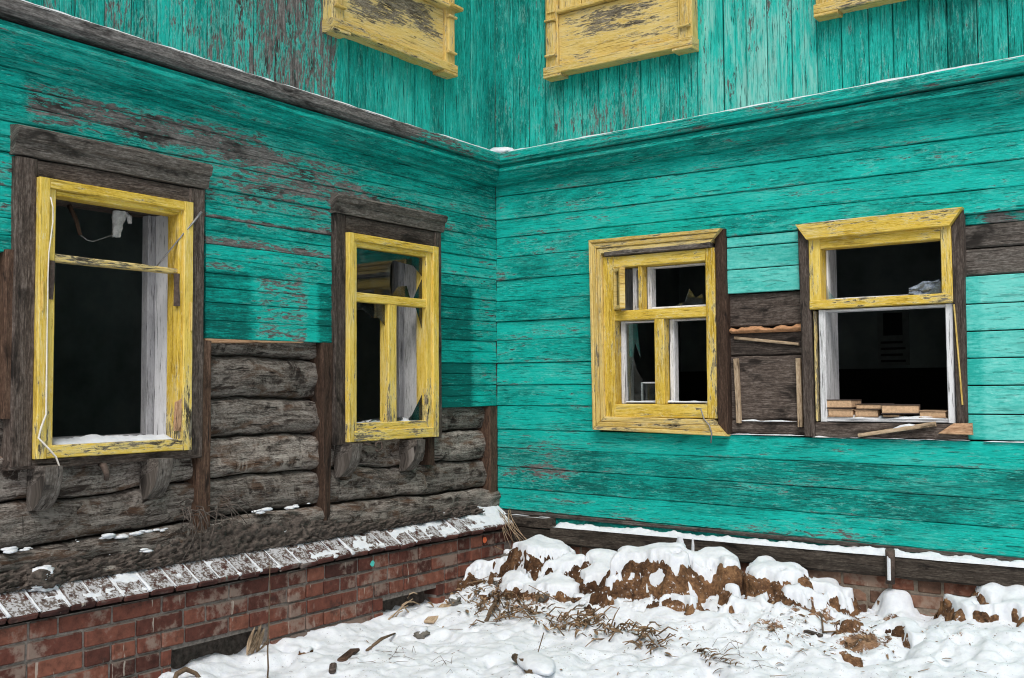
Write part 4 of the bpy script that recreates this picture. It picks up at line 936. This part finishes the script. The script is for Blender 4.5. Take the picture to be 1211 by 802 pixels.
# ---------------------------------------------------------------- frozen earth heaps with snow lying on them
import numpy as np
def heap(label, lumps, seed, thick=.035, st=.011, rnd=.6, cut=(.70, 1.12), name='earth_heap', cat='earth heap', rough=.016):
    """lumps: (x, out, half width, half depth, top z, lean along x, lean outward); steep broken faces of earth under a soft snow sheet"""
    m_ = .10; X0 = min(l[0]-l[2] for l in lumps)-m_; X1 = max(l[0]+l[2] for l in lumps)+m_
    Y0 = max(.0, min(l[1]-l[3] for l in lumps)-m_); Y1 = max(l[1]+l[3] for l in lumps)+m_
    nx, ny = int((X1-X0)/st)+2, int((Y1-Y0)/st)+2
    H = np.zeros((nx, ny)); B = np.zeros((nx, ny))
    for i in range(nx):
        x = X0+i*st
        for j in range(ny):
            o = Y0+j*st; b0 = ground(x, -o)-.035; h = b0; B[i, j] = b0+.035
            wx = .075*fr(x*5, o*5, seed, 3)+.026*fr(x*17, o*17, seed+3, 3); wy = .085*fr(x*4.5, o*4.5, seed+9, 3)+.030*fr(x*17, o*17, seed+13, 3)
            for k, (cx, co, rx, ro, top, lx, lo) in enumerate(lumps):
                dx, do = (x-cx+wx)/rx, (o-co+wy)/ro
                r = (abs(dx)**2.6+abs(do)**2.6)**(1/2.6)
                m = 1-sm(.50, 1.12, r)**1.1
                tp = top+lx*dx+lo*do+.022*fr(x*6, o*6, seed+k*5, 4)-.055*min(1.1, r)**2
                h = max(h, lerp(b0, tp, m))
            H[i, j] = h
    def blur(A, n):
        for _ in range(n):
            P_ = np.pad(A, 1, mode='edge'); A = (P_[1:-1, 1:-1]*2+P_[:-2, 1:-1]+P_[2:, 1:-1]+P_[1:-1, :-2]+P_[1:-1, 2:])/6
        return A
    P_ = np.pad(H, 1, mode='edge'); D_ = np.maximum.reduce([P_[1:-1, 1:-1], P_[:-2, 1:-1], P_[2:, 1:-1], P_[1:-1, :-2], P_[1:-1, 2:]])
    D_ = blur(np.maximum(blur(D_, 1), H), 5); gx, gy = np.gradient(D_, st); sl_ = np.hypot(gx, gy)
    cx_ = sum(l[0] for l in lumps)/len(lumps); co_ = sum(l[1] for l in lumps)/len(lumps)
    root = empty(name, (cx_, -co_, ground(cx_, -co_)), label, cat)
    E_ = []; Sn = []; at = []
    for i in range(nx):
        re_ = []; rs = []; ra = []
        for j in range(ny):
            x, o = X0+i*st, Y0+j*st; q = Vector((x*13, o*13, H[i, j]*13+seed)); k = sm(.1, .9, sl_[i, j])
            v = Vector((x, -o, H[i, j]))+Vector((noise.fractal(q, .9, 2.1, 5), noise.fractal(q+Vector((9, 0, 0)), .9, 2.1, 5), noise.fractal(q+Vector((0, 9, 0)), .9, 2.1, 5)))*rough*(.3+k)
            re_.append(v); ra.append((0, .6, clamp(rnd+.5*fr(x*4, o*4+H[i, j]*5, seed+2, 3)), 0))
            h_ = H[i, j]; n_ = .34*fr(x*7+h_*3, o*7+h_*7, seed+4+h_*5, 3)+.42*fr(x*26, o*22+h_*14, seed+6+h_*18, 4)
            c = 1-sm(cut[0], cut[1], sl_[i, j]+n_); ed = min(1, i/5, j/5 if Y0 > .01 else 1, (nx-1-i)/5, (ny-1-j)/5)
            rs.append(Vector((x, -o, D_[i, j]-.045+(thick*(.75+.5*c*fr(x*5, o*5, seed+1, 2))+.045)*c*ed-.05*(1-ed)+.004*fr(x*12, o*12, seed, 3))))
        E_.append(re_); Sn.append(rs); at.append(ra)
    mb = MB(); mb.sheet(E_, lambda i, j: (i*st, j*st), at=at); mb.build('earth', 'earth', root, loc=root.location, recalc=False)
    mb = MB(); mb.sheet(Sn, lambda i, j: (i*st, j*st)); mb.build('snow_cover', 'snow', root, loc=root.location, recalc=False)
    return root
heap('broad snow domed earth heap with a dark broken face beside the inner corner', [(.52, -.0+.30, .24, .22, .715, -.01, -.03), (.36, .34, .16, .20, .63, .03, -.03), (.74, .36, .20, .20, .655, .02, -.05), (.55, .52, .22, .18, .57, .0, -.06), (.80, .58, .20, .16, .545, .0, -.05), (.24, .46, .13, .22, .57, -.02, -.05)], 2, rnd=.35)
heap('low dark earth ridge between the two largest snow domes', [(.96, .27, .20, .17, .675, -.01, -.03), (1.02, .42, .18, .16, .60, .0, -.06)], 5, rnd=.2)
heap('largest earth slab with a tan face overhung by smooth snow', [(1.36, .36, .33, .27, .755, .015, -.015), (1.24, .50, .20, .16, .66, .03, -.06), (1.66, .26, .20, .19, .735, -.02, -.02), (1.18, .60, .14, .10, .545, .0, -.03)], 9, thick=.045, rnd=.75)
heap('low tan earth lump lying in front of the largest slab', [(1.60, .60, .17, .09, .575, .03, -.02), (1.50, .66, .10, .07, .53, .0, -.01)], 17, thick=.02, rnd=.8, cut=(.40, .85))
heap('ochre lump under a snow knob right of the largest slab', [(1.87, .50, .10, .09, .615, .0, -.01), (1.92, .58, .10, .07, .54, .01, -.02)], 21, thick=.04, rnd=.95)
heap('orange earth slab with a dark underside in the middle of the snow bank', [(2.0, .24, .20, .18, .690, -.03, -.05), (2.10, .36, .16, .14, .61, -.03, -.04), (1.86, .16, .12, .14, .70, .0, -.02), (2.22, .16, .18, .17, .615, -.03, -.03)], 23, thick=.04, rnd=1)
heap('cluster of tan earth lumps under snow at the right edge', [(2.87, .22, .09, .09, .630, .02, -.02), (3.01, .26, .07, .08, .625, .0, -.02), (3.17, .27, .14, .11, .650, .01, -.03), (2.97, .09, .12, .10, .675, .01, -.02), (3.15, .08, .14, .12, .68, .0, -.02)], 31, thick=.032, rnd=.95)
heap('snow knob with a dark earth foot in front of the right edge cluster', [(2.66, .44, .11, .08, .545, .0, -.02), (2.75, .48, .08, .07, .515, .0, -.02)], 41, thick=.025, rnd=.1)
heap('low snow covered rise against the pale bricks below the pipe stub', [(2.56, .12, .10, .12, .595, .0, -.03)], 43, thick=.03, cut=(2, 3))
heap('reddish lump in the bare earth patch below the pipe stub', [(2.42, .52, .07, .06, .535, .0, -.02), (2.50, .56, .05, .05, .51, .0, -.02)], 45, thick=.010, rnd=.85, cut=(.25, .6))
heap('flat orange lump at the lower edge of the bare earth patch', [(2.50, .83, .11, .07, .475, .0, -.01)], 47, thick=.008, rnd=1, cut=(.2, .5))
heap('small dark lump at the left foot of the largest slab', [(1.13, .72, .06, .05, .51, .0, -.01)], 19, thick=.015, rnd=.2)
def clod(name, label, x, y, z, sx, sy, sz, seed, mat='earth', cap=.035, capz=.15, rough=.24, sub=4, group=None, cat='clod', rot=0, tilt=0, tiltx=0, rnd=.6):
    base = empty(name, (x, y, z-sz*.8), label, cat)
    if group: base['group'] = group
    bm = bmesh.new(); bmesh.ops.create_icosphere(bm, subdivisions=sub, radius=1)
    R_ = Matrix.Rotation(rot, 3, 'Z') @ Matrix.Rotation(tilt, 3, 'Y') @ Matrix.Rotation(tiltx, 3, 'X')
    sv = Vector((seed*3.7, seed*1.3, 0)); S_ = Vector((sx, sy, sz))
    dirs = [v.co.copy() for v in bm.verts]
    def disp(d, hi=True):
        q = 1+rough*noise.fractal(d*1.3+sv, 1, 2, 2)-rough*.6*abs(noise.noise(d*2.6+sv))
        if hi: q += rough*.45*noise.fractal(d*4.5+sv, .8, 2.1, 5)-rough*.5*sm(.25, .6, noise.noise(d*3.4+sv*2))
        box = max(math.hypot(d.x, d.y), abs(d.z)); return q*lerp(1, .90/box, .75)
    for v, d in zip(bm.verts, dirs):
        v.co = R_ @ Vector((d.x*S_.x, d.y*S_.y, d.z*S_.z))*disp(d)+Vector((x, y, z))
    rn = rnd; mb = MB(); mb.take(bm, rn, smooth=True)
    for i, d in enumerate(dirs): mb.at[i] = (0, .6, clamp(rn+.45*noise.noise(d*1.6+sv*2)-.25*sm(.1, -.7, d.z)), 0)
    mb.build('earth_body' if mat == 'earth' else 'stone_body', mat, base, loc=base.location)
    if cap:
        bm = bmesh.new(); bmesh.ops.create_icosphere(bm, subdivisions=sub, radius=1)
        for v in bm.verts:
            d = v.co.copy()
            k = (R_ @ d).z+.30*noise.fractal(d*1.7+sv+Vector((5, 0, 0)), 1, 2, 3)+.10*noise.fractal(d*6+sv, 1, 2, 3)
            c = sm(capz, capz+.30, k); t = cap*c-.03*(1-sm(capz-.05, capz+.10, k))
            v.co = R_ @ Vector((d.x*S_.x, d.y*S_.y, d.z*S_.z))*disp(d, False)*(1+.02*noise.noise(d*6+sv))+Vector((x, y, z))+Vector((0, 0, t))+(R_ @ d).normalized()*t*.55
        mb = MB(); mb.take(bm, .5, smooth=True); mb.build('snow_cap', 'snow', base, loc=base.location)
    return base
# rubble around the corner and along the left plinth
sn_ = 60
for x, y, r, lab in ((.24, -.20, .065, 'round grey green stone highest in the snowy corner heap'), (.36, -.47, .060, 'flat tan stone below the round grey stone in the corner heap'), (.52, -.62, .055, 'dark stone half sunk in the corner heap'), (.40, -.68, .05, 'brown flat stone at the left of the dry litter'), (.80, -.66, .055, 'dark hollow looking stone behind the dry litter'), 
                     (.99, -.60, .045, 'small dark red stone in the gap between the big earth heaps'), (1.05, -.66, .03, 'tiny dark stone in the gap between the big earth heaps'), (.20, -.46, .05, 'brick red stone against the plinth in the corner'), (.32, -.86, .045, 'grey stone on the slope of the corner heap'), (.68, -.52, .05, 'brown stone at the foot of the snow domed heap by the corner'),
                     (.36, -2.03, .045, 'flat brown stone beside the tall dry stem'), (.50, -1.36, .05, 'dark flat stone on the snow in front of the second plinth vent')):
    sn_ += 1; ball = 'snow ball' in lab
    clod('rubble_stone', lab, x, y, ground(x, y)+r*.02, r, r*.8, r*.5, sn_, mat='stone' if 'brown' not in lab and 'red' not in lab else 'earth', cap=.009 if not ball else .02, capz=.62 if not ball else -.8, sub=3, cat='stone', rough=.35, rot=sn_, rnd=.4)
clod('bark_chunk', 'dark rotten bark chunk on the brick ledge under the left window', .062, -3.17, .905, .045, .085, .040, 91, mat='tow', cap=.008, capz=.75, sub=4, cat='bark', rough=.5)

# ---------------------------------------------------------------- plants, sticks and litter on the snow
def put(name, mb, mat, label, cat, group=None, kind=None): return mb.build(name, mat, label=label, cat=cat, group=group, kind=kind)
def gp(x, y, dz=0): return Vector((x, y, ground(x, y)+dz))
b = MB(); b.tube([gp(.506, -2.399)+Vector((.002*i-.004*noise.noise(Vector((i*.6, 2, 0))), .006*noise.noise(Vector((i*.6, 0, 0))), .065*i-.02)) for i in range(9)], [.0042-.0003*i for i in range(9)], 6)
put('dry_plant', b, 'stem', 'tall thin dark stem standing before the red brick plinth', 'plant')
b = MB(); b.tube([gp(1.352, -1.565)+Vector((.004*i, .004*i, .018*i-.01)) for i in range(8)], [.0026]*8, 5); put('dry_plant', b, 'stem', 'short dark stem beside the snow capped branch stub', 'plant')
b = MB(); pts = [gp(1.262, -1.600, .035), gp(1.315, -1.635, .030), gp(1.38, -1.69, .016), gp(1.48, -1.77, -.005)]; b.tube(pts, [.017, .021, .023, .024], 8)
put('branch_stub', b, 'stem', 'brown branch stub poking out of the snow at the bottom', 'branch')
b = MB(); bm = bmesh.new(); bmesh.ops.create_icosphere(bm, subdivisions=4, radius=1)
for v in bm.verts: d = v.co.copy(); v.co = Matrix.Rotation(math.radians(-40), 3, 'Z') @ Vector((d.x*.17, d.y*.075, d.z*.034))*(1+.10*fr(d.x*2, d.y*2, d.z+3, 2))+gp(1.42, -1.66, -.004)
b.take(bm, smooth=True); put('snow', b, 'snow', 'smooth pillow of snow lying along the branch stub', 'snow', kind='stuff')
b = MB(); b.tube([gp(.471, -1.733, .006), gp(.42, -1.57, .014), gp(.376, -1.422, .010)], [.010, .012, .006], 6, flat=.6); put('stick', b, 'stem', 'long dark stick on the snow before the second plinth vent', 'stick')
b = MB(); b.tube([gp(.698, -1.062, .004), gp(.64, -.93, .03), gp(.600, -.813, .04)], [.012, .013, .008], 6, flat=.5); put('stick', b, 'stem', 'dark stick sloping up into the corner heap', 'stick')
def chip(x0, y0, x1, y1, wd, th, mat, name, label, dz=.012):
    b = MB(); a, c = gp(x0, y0, dz), gp(x1, y1, dz); L_ = (c-a).length
    Mx = Matrix.Translation(a) @ (c-a).to_track_quat('X', 'Z').to_matrix().to_4x4(); b.bevbox((0, -wd/2, -th/2), (L_, wd/2, th/2), th*.25, .5, Mx, rough=.006); put(name, b, mat, label, 'wood')
chip(.586, -2.019, .455, -1.80, .045, .018, 'brown_wood', 'wood_chip', 'two toned brown wood chip on the open snow')
chip(.378, -1.151, .343, -.955, .06, .016, 'lath_wood', 'wood_chip', 'grey green board scrap on the snow near the corner heap', .02)
chip(2.261, -.602, 2.352, -.640, .03, .012, 'dark_wood', 'wood_chip', 'dark curved bark sliver above the bare earth patch', .012)
chip(.70, -2.20, .66, -2.15, .03, .03, 'dark_wood', 'wood_chip', 'small dark triangular chip at the bottom of the snow', .014)
b = MB(); b.tube([gp(2.30, -.50, .05), gp(2.32, -.53, .03), gp(2.34, -.58, .012), gp(2.40, -.56, .012)], [.004, .005, .006, .004], 5); put('twig', b, 'stem', 'forked dark twig above the bare earth patch', 'twig')
b = MB(); b.tube([W('L', 2.74, .40, .30), W('L', 2.70, .45, .28), W('L', 2.64, .455, .26), W('L', 2.60, .43, .28), W('L', 2.57, .38, .30)], [.010, .012, .012, .010, .008], 6); put('root', b, 'stem', 'rusty brown root arching out of the snow by the first vent', 'root')
# husk leaves and straw at the vents
b = MB()
def blade(mb, p, dirv, ln, wd, curl, n=6, rnd=None):
    dirv = Vector(dirv).normalized(); side = dirv.cross(Vector((random.uniform(-.4, .4), random.uniform(-.4, .4), 1))).normalized(); nrm = side.cross(dirv)
    P = []; 
    for i in range(n+1):
        t = i/n; c = p+dirv*ln*t+nrm*curl*math.sin(t*2.6); w_ = wd*math.sin(math.pi*min(.96, .12+t*.84))
        P.append([c-side*w_+nrm*w_*.5, c, c+side*w_+nrm*w_*.5])
    r = random.random() if rnd is None else rnd
    mb.sheet(P, lambda i, j: (i*.02, j*.02), at=[[(0, .6, r)]*3]*(n+1))
for k in range(9): blade(b, W('L', 2.21+random.uniform(-.05, .06), .42, .185), (random.uniform(.1, .5), random.uniform(-.5, .5), 1), random.uniform(.06, .15), .011, random.uniform(-.02, .03))
put('husk_leaves', b, 'lath_wood', 'pale dry husk leaves at the right end of the first vent', 'leaves')
b = MB()
for u0, z0, u1, z1 in ((1.33, .37, 1.16, .47), (1.30, .37, 1.12, .50), (1.16, .47, 1.10, .36), (1.12, .50, 1.08, .52), (1.24, .38, 1.20, .45), (1.17, .47, 1.06, .46)):
    b.tube([W('L', lerp(u0, u1, t)+.008*math.sin(t*5), lerp(z0, z1, t)+.02*math.sin(math.pi*t), .20+.03*t) for t in (0, .33, .66, 1)], [.004, .0045, .004, .003], 5)
put('straw', b, 'lath_wood', 'bent yellow straw stalks before the second vent', 'straw')
# thin bent grass in the open snow
for x, y, lab in ((1.09, -1.81, 'thin bent grass blades left of the branch stub'), (.785, -1.92, 'thin bent grass blades near the bottom of the snow'), (.66, -1.66, 'thin grass blades between the dark sticks'), (2.25, -1.10, 'thin pale grass stalks left of the bare earth patch'), (2.03, -1.02, 'short dry grass tuft at the end of the litter line')):
    b = MB()
    for k in range(6):
        a = random.uniform(0, 6.28); ln = random.uniform(.05, .13); q = gp(x+random.uniform(-.09, .09), y+random.uniform(-.09, .09), -.005); h_ = random.uniform(.005, .045)
        b.tube([q, q+Vector((math.cos(a)*ln*.4, math.sin(a)*ln*.4, h_)), q+Vector((math.cos(a)*ln, math.sin(a)*ln, h_*random.uniform(.1, 1)))], [.0012, .001, .0007], 4)
    put('grass_tuft', b, 'stem', lab, 'grass')
# brown leaf and stalk litter, uncountable
lit = MB(); path = [(.55, -.80), (.75, -.90), (1.05, -.94), (1.25, -.95), (1.42, -1.0), (1.62, -1.06), (1.78, -1.14)]
for k in range(320):
    t = random.random()**1.35*(len(path)-1); i = min(int(t), len(path)-2); f_ = t-i
    sp = lerp(.13, .035, t/6); x = lerp(path[i][0], path[i+1][0], f_)+random.gauss(0, sp*.6); y = lerp(path[i][1], path[i+1][1], f_)+random.gauss(0, sp)
    q = gp(x, y, random.uniform(-.004, .035)); a = random.gauss(-.6, .9)
    d = (math.cos(a), math.sin(a), random.uniform(-.25, .7))
    if random.random() < .55: blade(lit, q, d, random.uniform(.03, .09), random.uniform(.004, .012), random.uniform(-.02, .03), 4)
    else:
        e = q+Vector(d)*random.uniform(.04, .13); lit.tube([q, q.lerp(e, .5)+Vector((0, 0, random.uniform(0, .03))), e], [.004, .0035, .002], 4)
for k in range(260):
    x = random.gauss(.42, .22); y = random.gauss(-.55, .20)
    if x < .17 or y > -.1: continue
    q = gp(x, y, random.uniform(0, .03)); a = random.uniform(0, 6.28); d = (math.cos(a), math.sin(a), random.uniform(-.3, .5))
    if random.random() < .6: blade(lit, q, d, random.uniform(.02, .06), random.uniform(.004, .012), random.uniform(-.01, .02), 4)
    else: e = q+Vector(d)*random.uniform(.04, .16); lit.tube([q, e], [.0032, .002], 4)
for k in range(170):
    x = random.gauss(2.40, .22); y = random.gauss(-.66, .16); q = gp(x, y, random.uniform(-.002, .012)); a = random.uniform(0, 6.28)
    blade(lit, q, (math.cos(a), math.sin(a), random.uniform(-.1, .4)), random.uniform(.015, .05), random.uniform(.002, .007), random.uniform(-.01, .015), 3)
for k in range(40):
    x = random.gauss(2.02, .07); y = -1.17+random.gauss(0, .025)-.5*(x-2.02); q = gp(x, y, .005); a = random.uniform(-1, .4)
    blade(lit, q, (math.cos(a), math.sin(a), random.uniform(0, .6)), random.uniform(.03, .07), .006, .01, 3)
for k in range(150):
    x = random.uniform(.25, 3.1); y = random.uniform(-2.3, -.25)
    q = gp(x, y, .002); a = random.uniform(0, 6.28)
    if random.random() < .7: blade(lit, q, (math.cos(a), math.sin(a), random.uniform(0, .25)), random.uniform(.010, .03), random.uniform(.002, .005), random.uniform(-.004, .008), 3)
    else: lit.tube([q, q+Vector((math.cos(a), math.sin(a), .1))*random.uniform(.04, .10)], [.0016, .001], 4)
put('leaf_litter', lit, 'leaf', 'brown dry leaves and stalks strewn over the snow', 'leaf litter', kind='stuff')
# dry weeds rooted in the log foot
for u, n_, lab, sp in ((2.30, 12, 'tangle of dry weed stalks hanging around the nailing post by the left window', .075), (2.47, 14, 'clump of matted dry weed left of the nailing post', .05)):
    b = MB()
    for k in range(n_):
        q = W('L', u+random.gauss(0, .03), 1.12+random.gauss(-.02, .03), .03); a = random.gauss(0, sp); h_ = random.uniform(-.16, .01)
        b.tube([q, q+Vector((.03+.03*random.random(), a*.5, h_*.3+.02)), q+Vector((.05+.03*random.random(), a, h_)), q+Vector((.055, a*1.3, h_*1.5-.01))], [.0034, .003, .0022, .0012], 5)
    put('dry_weed', b, 'tow', lab, 'weed')
b = MB()
for k in range(14):
    q = Vector((.06+random.uniform(0, .12), -.06-random.uniform(0, .05), .86+random.uniform(-.03, .03))); e = Vector((.20+random.uniform(0, .3), -.20+random.uniform(-.06, .06), .68+random.uniform(-.06, .05)))
    b.tube([q, q.lerp(e, .5)+Vector((0, -.03, .012)), e], [.0022, .0018, .001], 4)
put('dry_weed', b, 'lath_wood', 'pale thin stalks fallen across the plinth in the inner corner', 'weed')

# ---------------------------------------------------------------- things in and on the windows
def book(x0, x1, z0, z1, dep, rz, cover, label, o=.0):
    e = empty('book', ((x0+x1)/2, -o+dep/2, z0), label, 'book'); e['group'] = 'books left on the far right sill'
    Mx = Matrix.Translation(e.location) @ Matrix.Rotation(rz, 4, 'Z'); w_, h_ = x1-x0, z1-z0; c = MB(); t = min(.004, h_*.12)
    c.bevbox((-w_/2, -dep/2, 0), (w_/2, dep/2, t), .001, .5, Mx); c.bevbox((-w_/2, -dep/2, h_-t), (w_/2, dep/2, h_), .001, .5, Mx, rough=.004); c.bevbox((-w_/2, dep/2-.004, t), (w_/2, dep/2, h_-t), .001, .5, Mx)
    c.build('cover', cover, e, loc=e.location); p = MB(); p.bevbox((-w_/2+.004, -dep/2+.005, t+.0003), (w_/2-.004, dep/2-.005, h_-t-.0003), .002, .5, Mx, rough=.003); p.build('pages', 'page', e, loc=e.location)
book(2.186, 2.322, 1.493, 1.536, .14, .02, 'cover_tan', 'thick tan book at the bottom of the left pair on the sill', .004)
book(2.172, 2.324, 1.538, 1.584, .15, -.05, 'cover', 'dark covered book on top of the left pair on the sill', .006)
book(2.328, 2.452, 1.493, 1.531, .14, .03, 'cover_tan', 'tan book at the bottom of the second pair on the sill', .0)
book(2.340, 2.496, 1.533, 1.563, .14, -.08, 'cover', 'thin dark covered book on top of the second pair on the sill', .004)
book(2.470, 2.560, 1.493, 1.509, .12, .0, 'cover', 'flat black book under the slanting dark book', .0)
book(2.458, 2.645, 1.511, 1.560, .15, .22, 'cover', 'thick book with a raised dark cover lying slanted on the sill', .012)
book(2.655, 2.785, 1.493, 1.530, .13, .02, 'cover_tan', 'single tan book at the right end of the sill', .0)
b = MB(); b.quad('R', (2.362, 1.390), (2.748, 1.452), (2.742, 1.476), (2.360, 1.408), .018, .048, rows=2, bev=.003); put('loose_board', b, 'lath_wood', 'narrow grey board leaning on the far right sill', 'board')
snow_strip('R', 2.53, 2.66, lambda u, t: 1.412+.166*(u-2.36), .020, .046, .014, 'snow on the narrow leaning board', thr=.1, seed=31)
b = MB(); b.quad('R', (2.755, 1.415), (2.918, 1.412), (2.916, 1.470), (2.830, 1.468), .018, .040, rows=3, bev=.004, jit=.004); put('board_scrap', b, 'fresh_wood', 'reddish raw board scrap at the right end of the far right sill', 'board')
b = MB(); P = []
for i in range(15):
    u = lerp(2.612, 2.762, i/14); P.append([W('R', u, lerp(2.122, 2.165+.028*sm(2.61, 2.70, u), j/9)+.006*fr(u*30, j*.5, 2, 3), -.050+.022*fr(u*22, j*.6, 4, 4)) for j in range(10)])
b.sheet(P, lambda i, j: (i*.01, j*.01), smooth=False); put('plastic_film', b, 'film', 'crumpled bluish plastic film in the upper light of the far right window', 'film')
b = MB(); P = []
for i in range(12):
    t = i/11; hw = .024+.012*math.sin(t*4+1)+(.008 if t > .6 else 0); zc_ = lerp(2.475, 2.355, t); uc = 2.702+.018*t
    P.append([Vector((-.16+.014*math.cos(a)+.008*fr(a, t*4, 3), -(uc+hw*math.sin(a)), zc_+.004*fr(a*2, t*5, 1))) for a in [q*2*math.pi/14 for q in range(15)]])
b.sheet(P, lambda i, j: (i*.01, j*.01)); b.tube([Vector((-.16, -2.672, 2.47)), Vector((-.155, -2.655, 2.455)), Vector((-.155, -2.652, 2.425))], [.012, .013, .009], 8); put('rag', b, 'cloth', 'grey white rag hanging inside the left window', 'rag')
b = MB(); b.tube([Vector((-.16, -u, z)) for u, z in ((2.955, 2.47), (2.919, 2.409), (2.898, 2.344))], [.011, .010, .009], 6); put('stick', b, 'brown_wood', 'thin brown stick hanging inside the left window', 'stick')
b = MB(); b.tube([Vector((-.16, -u, z)) for u, z in ((2.898, 2.344), (2.865, 2.325), (2.835, 2.322), (2.802, 2.336), (2.734, 2.364))], .003, 5); put('wire', b, 'metal', 'thin wire slung from the hanging stick to the rag', 'wire')
b = MB(); b.tube([Vector((.0, -2.62, 2.215)), Vector((.045, -2.50, 2.385)), Vector((.062, -2.46, 2.44)), Vector((.070, -2.428, 2.485))], [.0065, .007, .010, .012], 8, flat=.5); put('metal_rod', b, 'metal', 'grey metal rod slanting across the corner of the left window', 'rod')
cb = [(3.177, 2.447), (3.166, 2.406), (3.165, 2.347), (3.181, 2.214), (3.183, 2.11), (3.183, 1.869), (3.182, 1.561), (3.202, 1.51), (3.213, 1.467), (3.183, 1.425), (3.15, 1.389), (3.127, 1.336), (3.126, 1.285)]
b = MB(); b.tube([W('L', u, z, .068+.02*(z < 1.45)) for u, z in cb], [.0028]*6+[.0042]*7, 7); put('cord', b, 'cord', 'white cord trailing down the frame of the left window', 'cord')
b = MB(); b.tube([W('R', u, z, .055+.01*(i > 2)) for i, (u, z) in enumerate(((1.45, 1.53), (1.477, 1.532), (1.497, 1.473), (1.532, 1.44), (1.547, 1.397), (1.541, 1.34)))], .004, 6); put('wire', b, 'metal', 'bent grey wire dangling from the window with the vent sash', 'wire')
for u, z0, z1, lab in ((3.150, 2.03, 2.19, 'left'), (2.535, 2.04, 2.19, 'right')):
    b = MB(); b.quad('L', (u-.008, z0), (u-.012, z1), (u+.012, z1), (u+.010, z0), .030, .046, rows=2, jit=.008, seg=.02); b.build('broken_hinge', 'iron', w1)
# loose glass shards on the sill of the corner window
for k, (u, r_, t_) in enumerate(((.83, .05, .3), (.93, .06, -.4), (1.00, .045, .2), (1.14, .055, .5), (1.23, .05, -.2), (1.30, .04, .3))):
    b = MB(); c = W('L', u, 1.487, -.02-.02*(k % 3)); pts = [c+Matrix.Rotation(t_, 3, 'X') @ Vector((r_*.7*math.cos(a)*random.uniform(.5, 1), r_*math.sin(a)*random.uniform(.6, 1.2), .012*math.sin(a+k))) for a in (0, 1.4, 2.7, 4.3)]
    i0 = [b.vert(p) for p in pts]; i1 = [b.vert(p-Vector((0, 0, .004))) for p in pts]; b.face(i0, [(0, 0)]*4); b.face(i1[::-1], [(0, 0)]*4)
    for q in range(4): b.face([i0[q], i1[q], i1[(q+1) % 4], i0[(q+1) % 4]], [(0, 0)]*4)
    put('glass_shard', b, 'glass', 'loose glass shard lying in the snow on the corner window sill', 'glass shard', 'glass shards on the sill')
# calendar on the far wall of the right room
e = empty('wall_calendar', (1.69, 3.092, 1.82), 'faded wall calendar hanging in the dark room behind the far right window', 'calendar')
b = MB(); b.box((1.567, 3.090, 1.825), (1.814, 3.097, 2.265)); b.build('sheet', 'paper', e, loc=e.location)
b = MB(); b.box((1.615, 3.085, 2.065), (1.765, 3.089, 2.245)); b.build('picture', 'ink', e, loc=e.location)
for r_ in range(4):
    b = MB(); b.box((1.592, 3.085, 1.85+.05*r_), (1.785-.02*(r_ % 2), 3.089, 1.868+.05*r_)); b.build('date_row', 'interior_deep', e, loc=e.location)
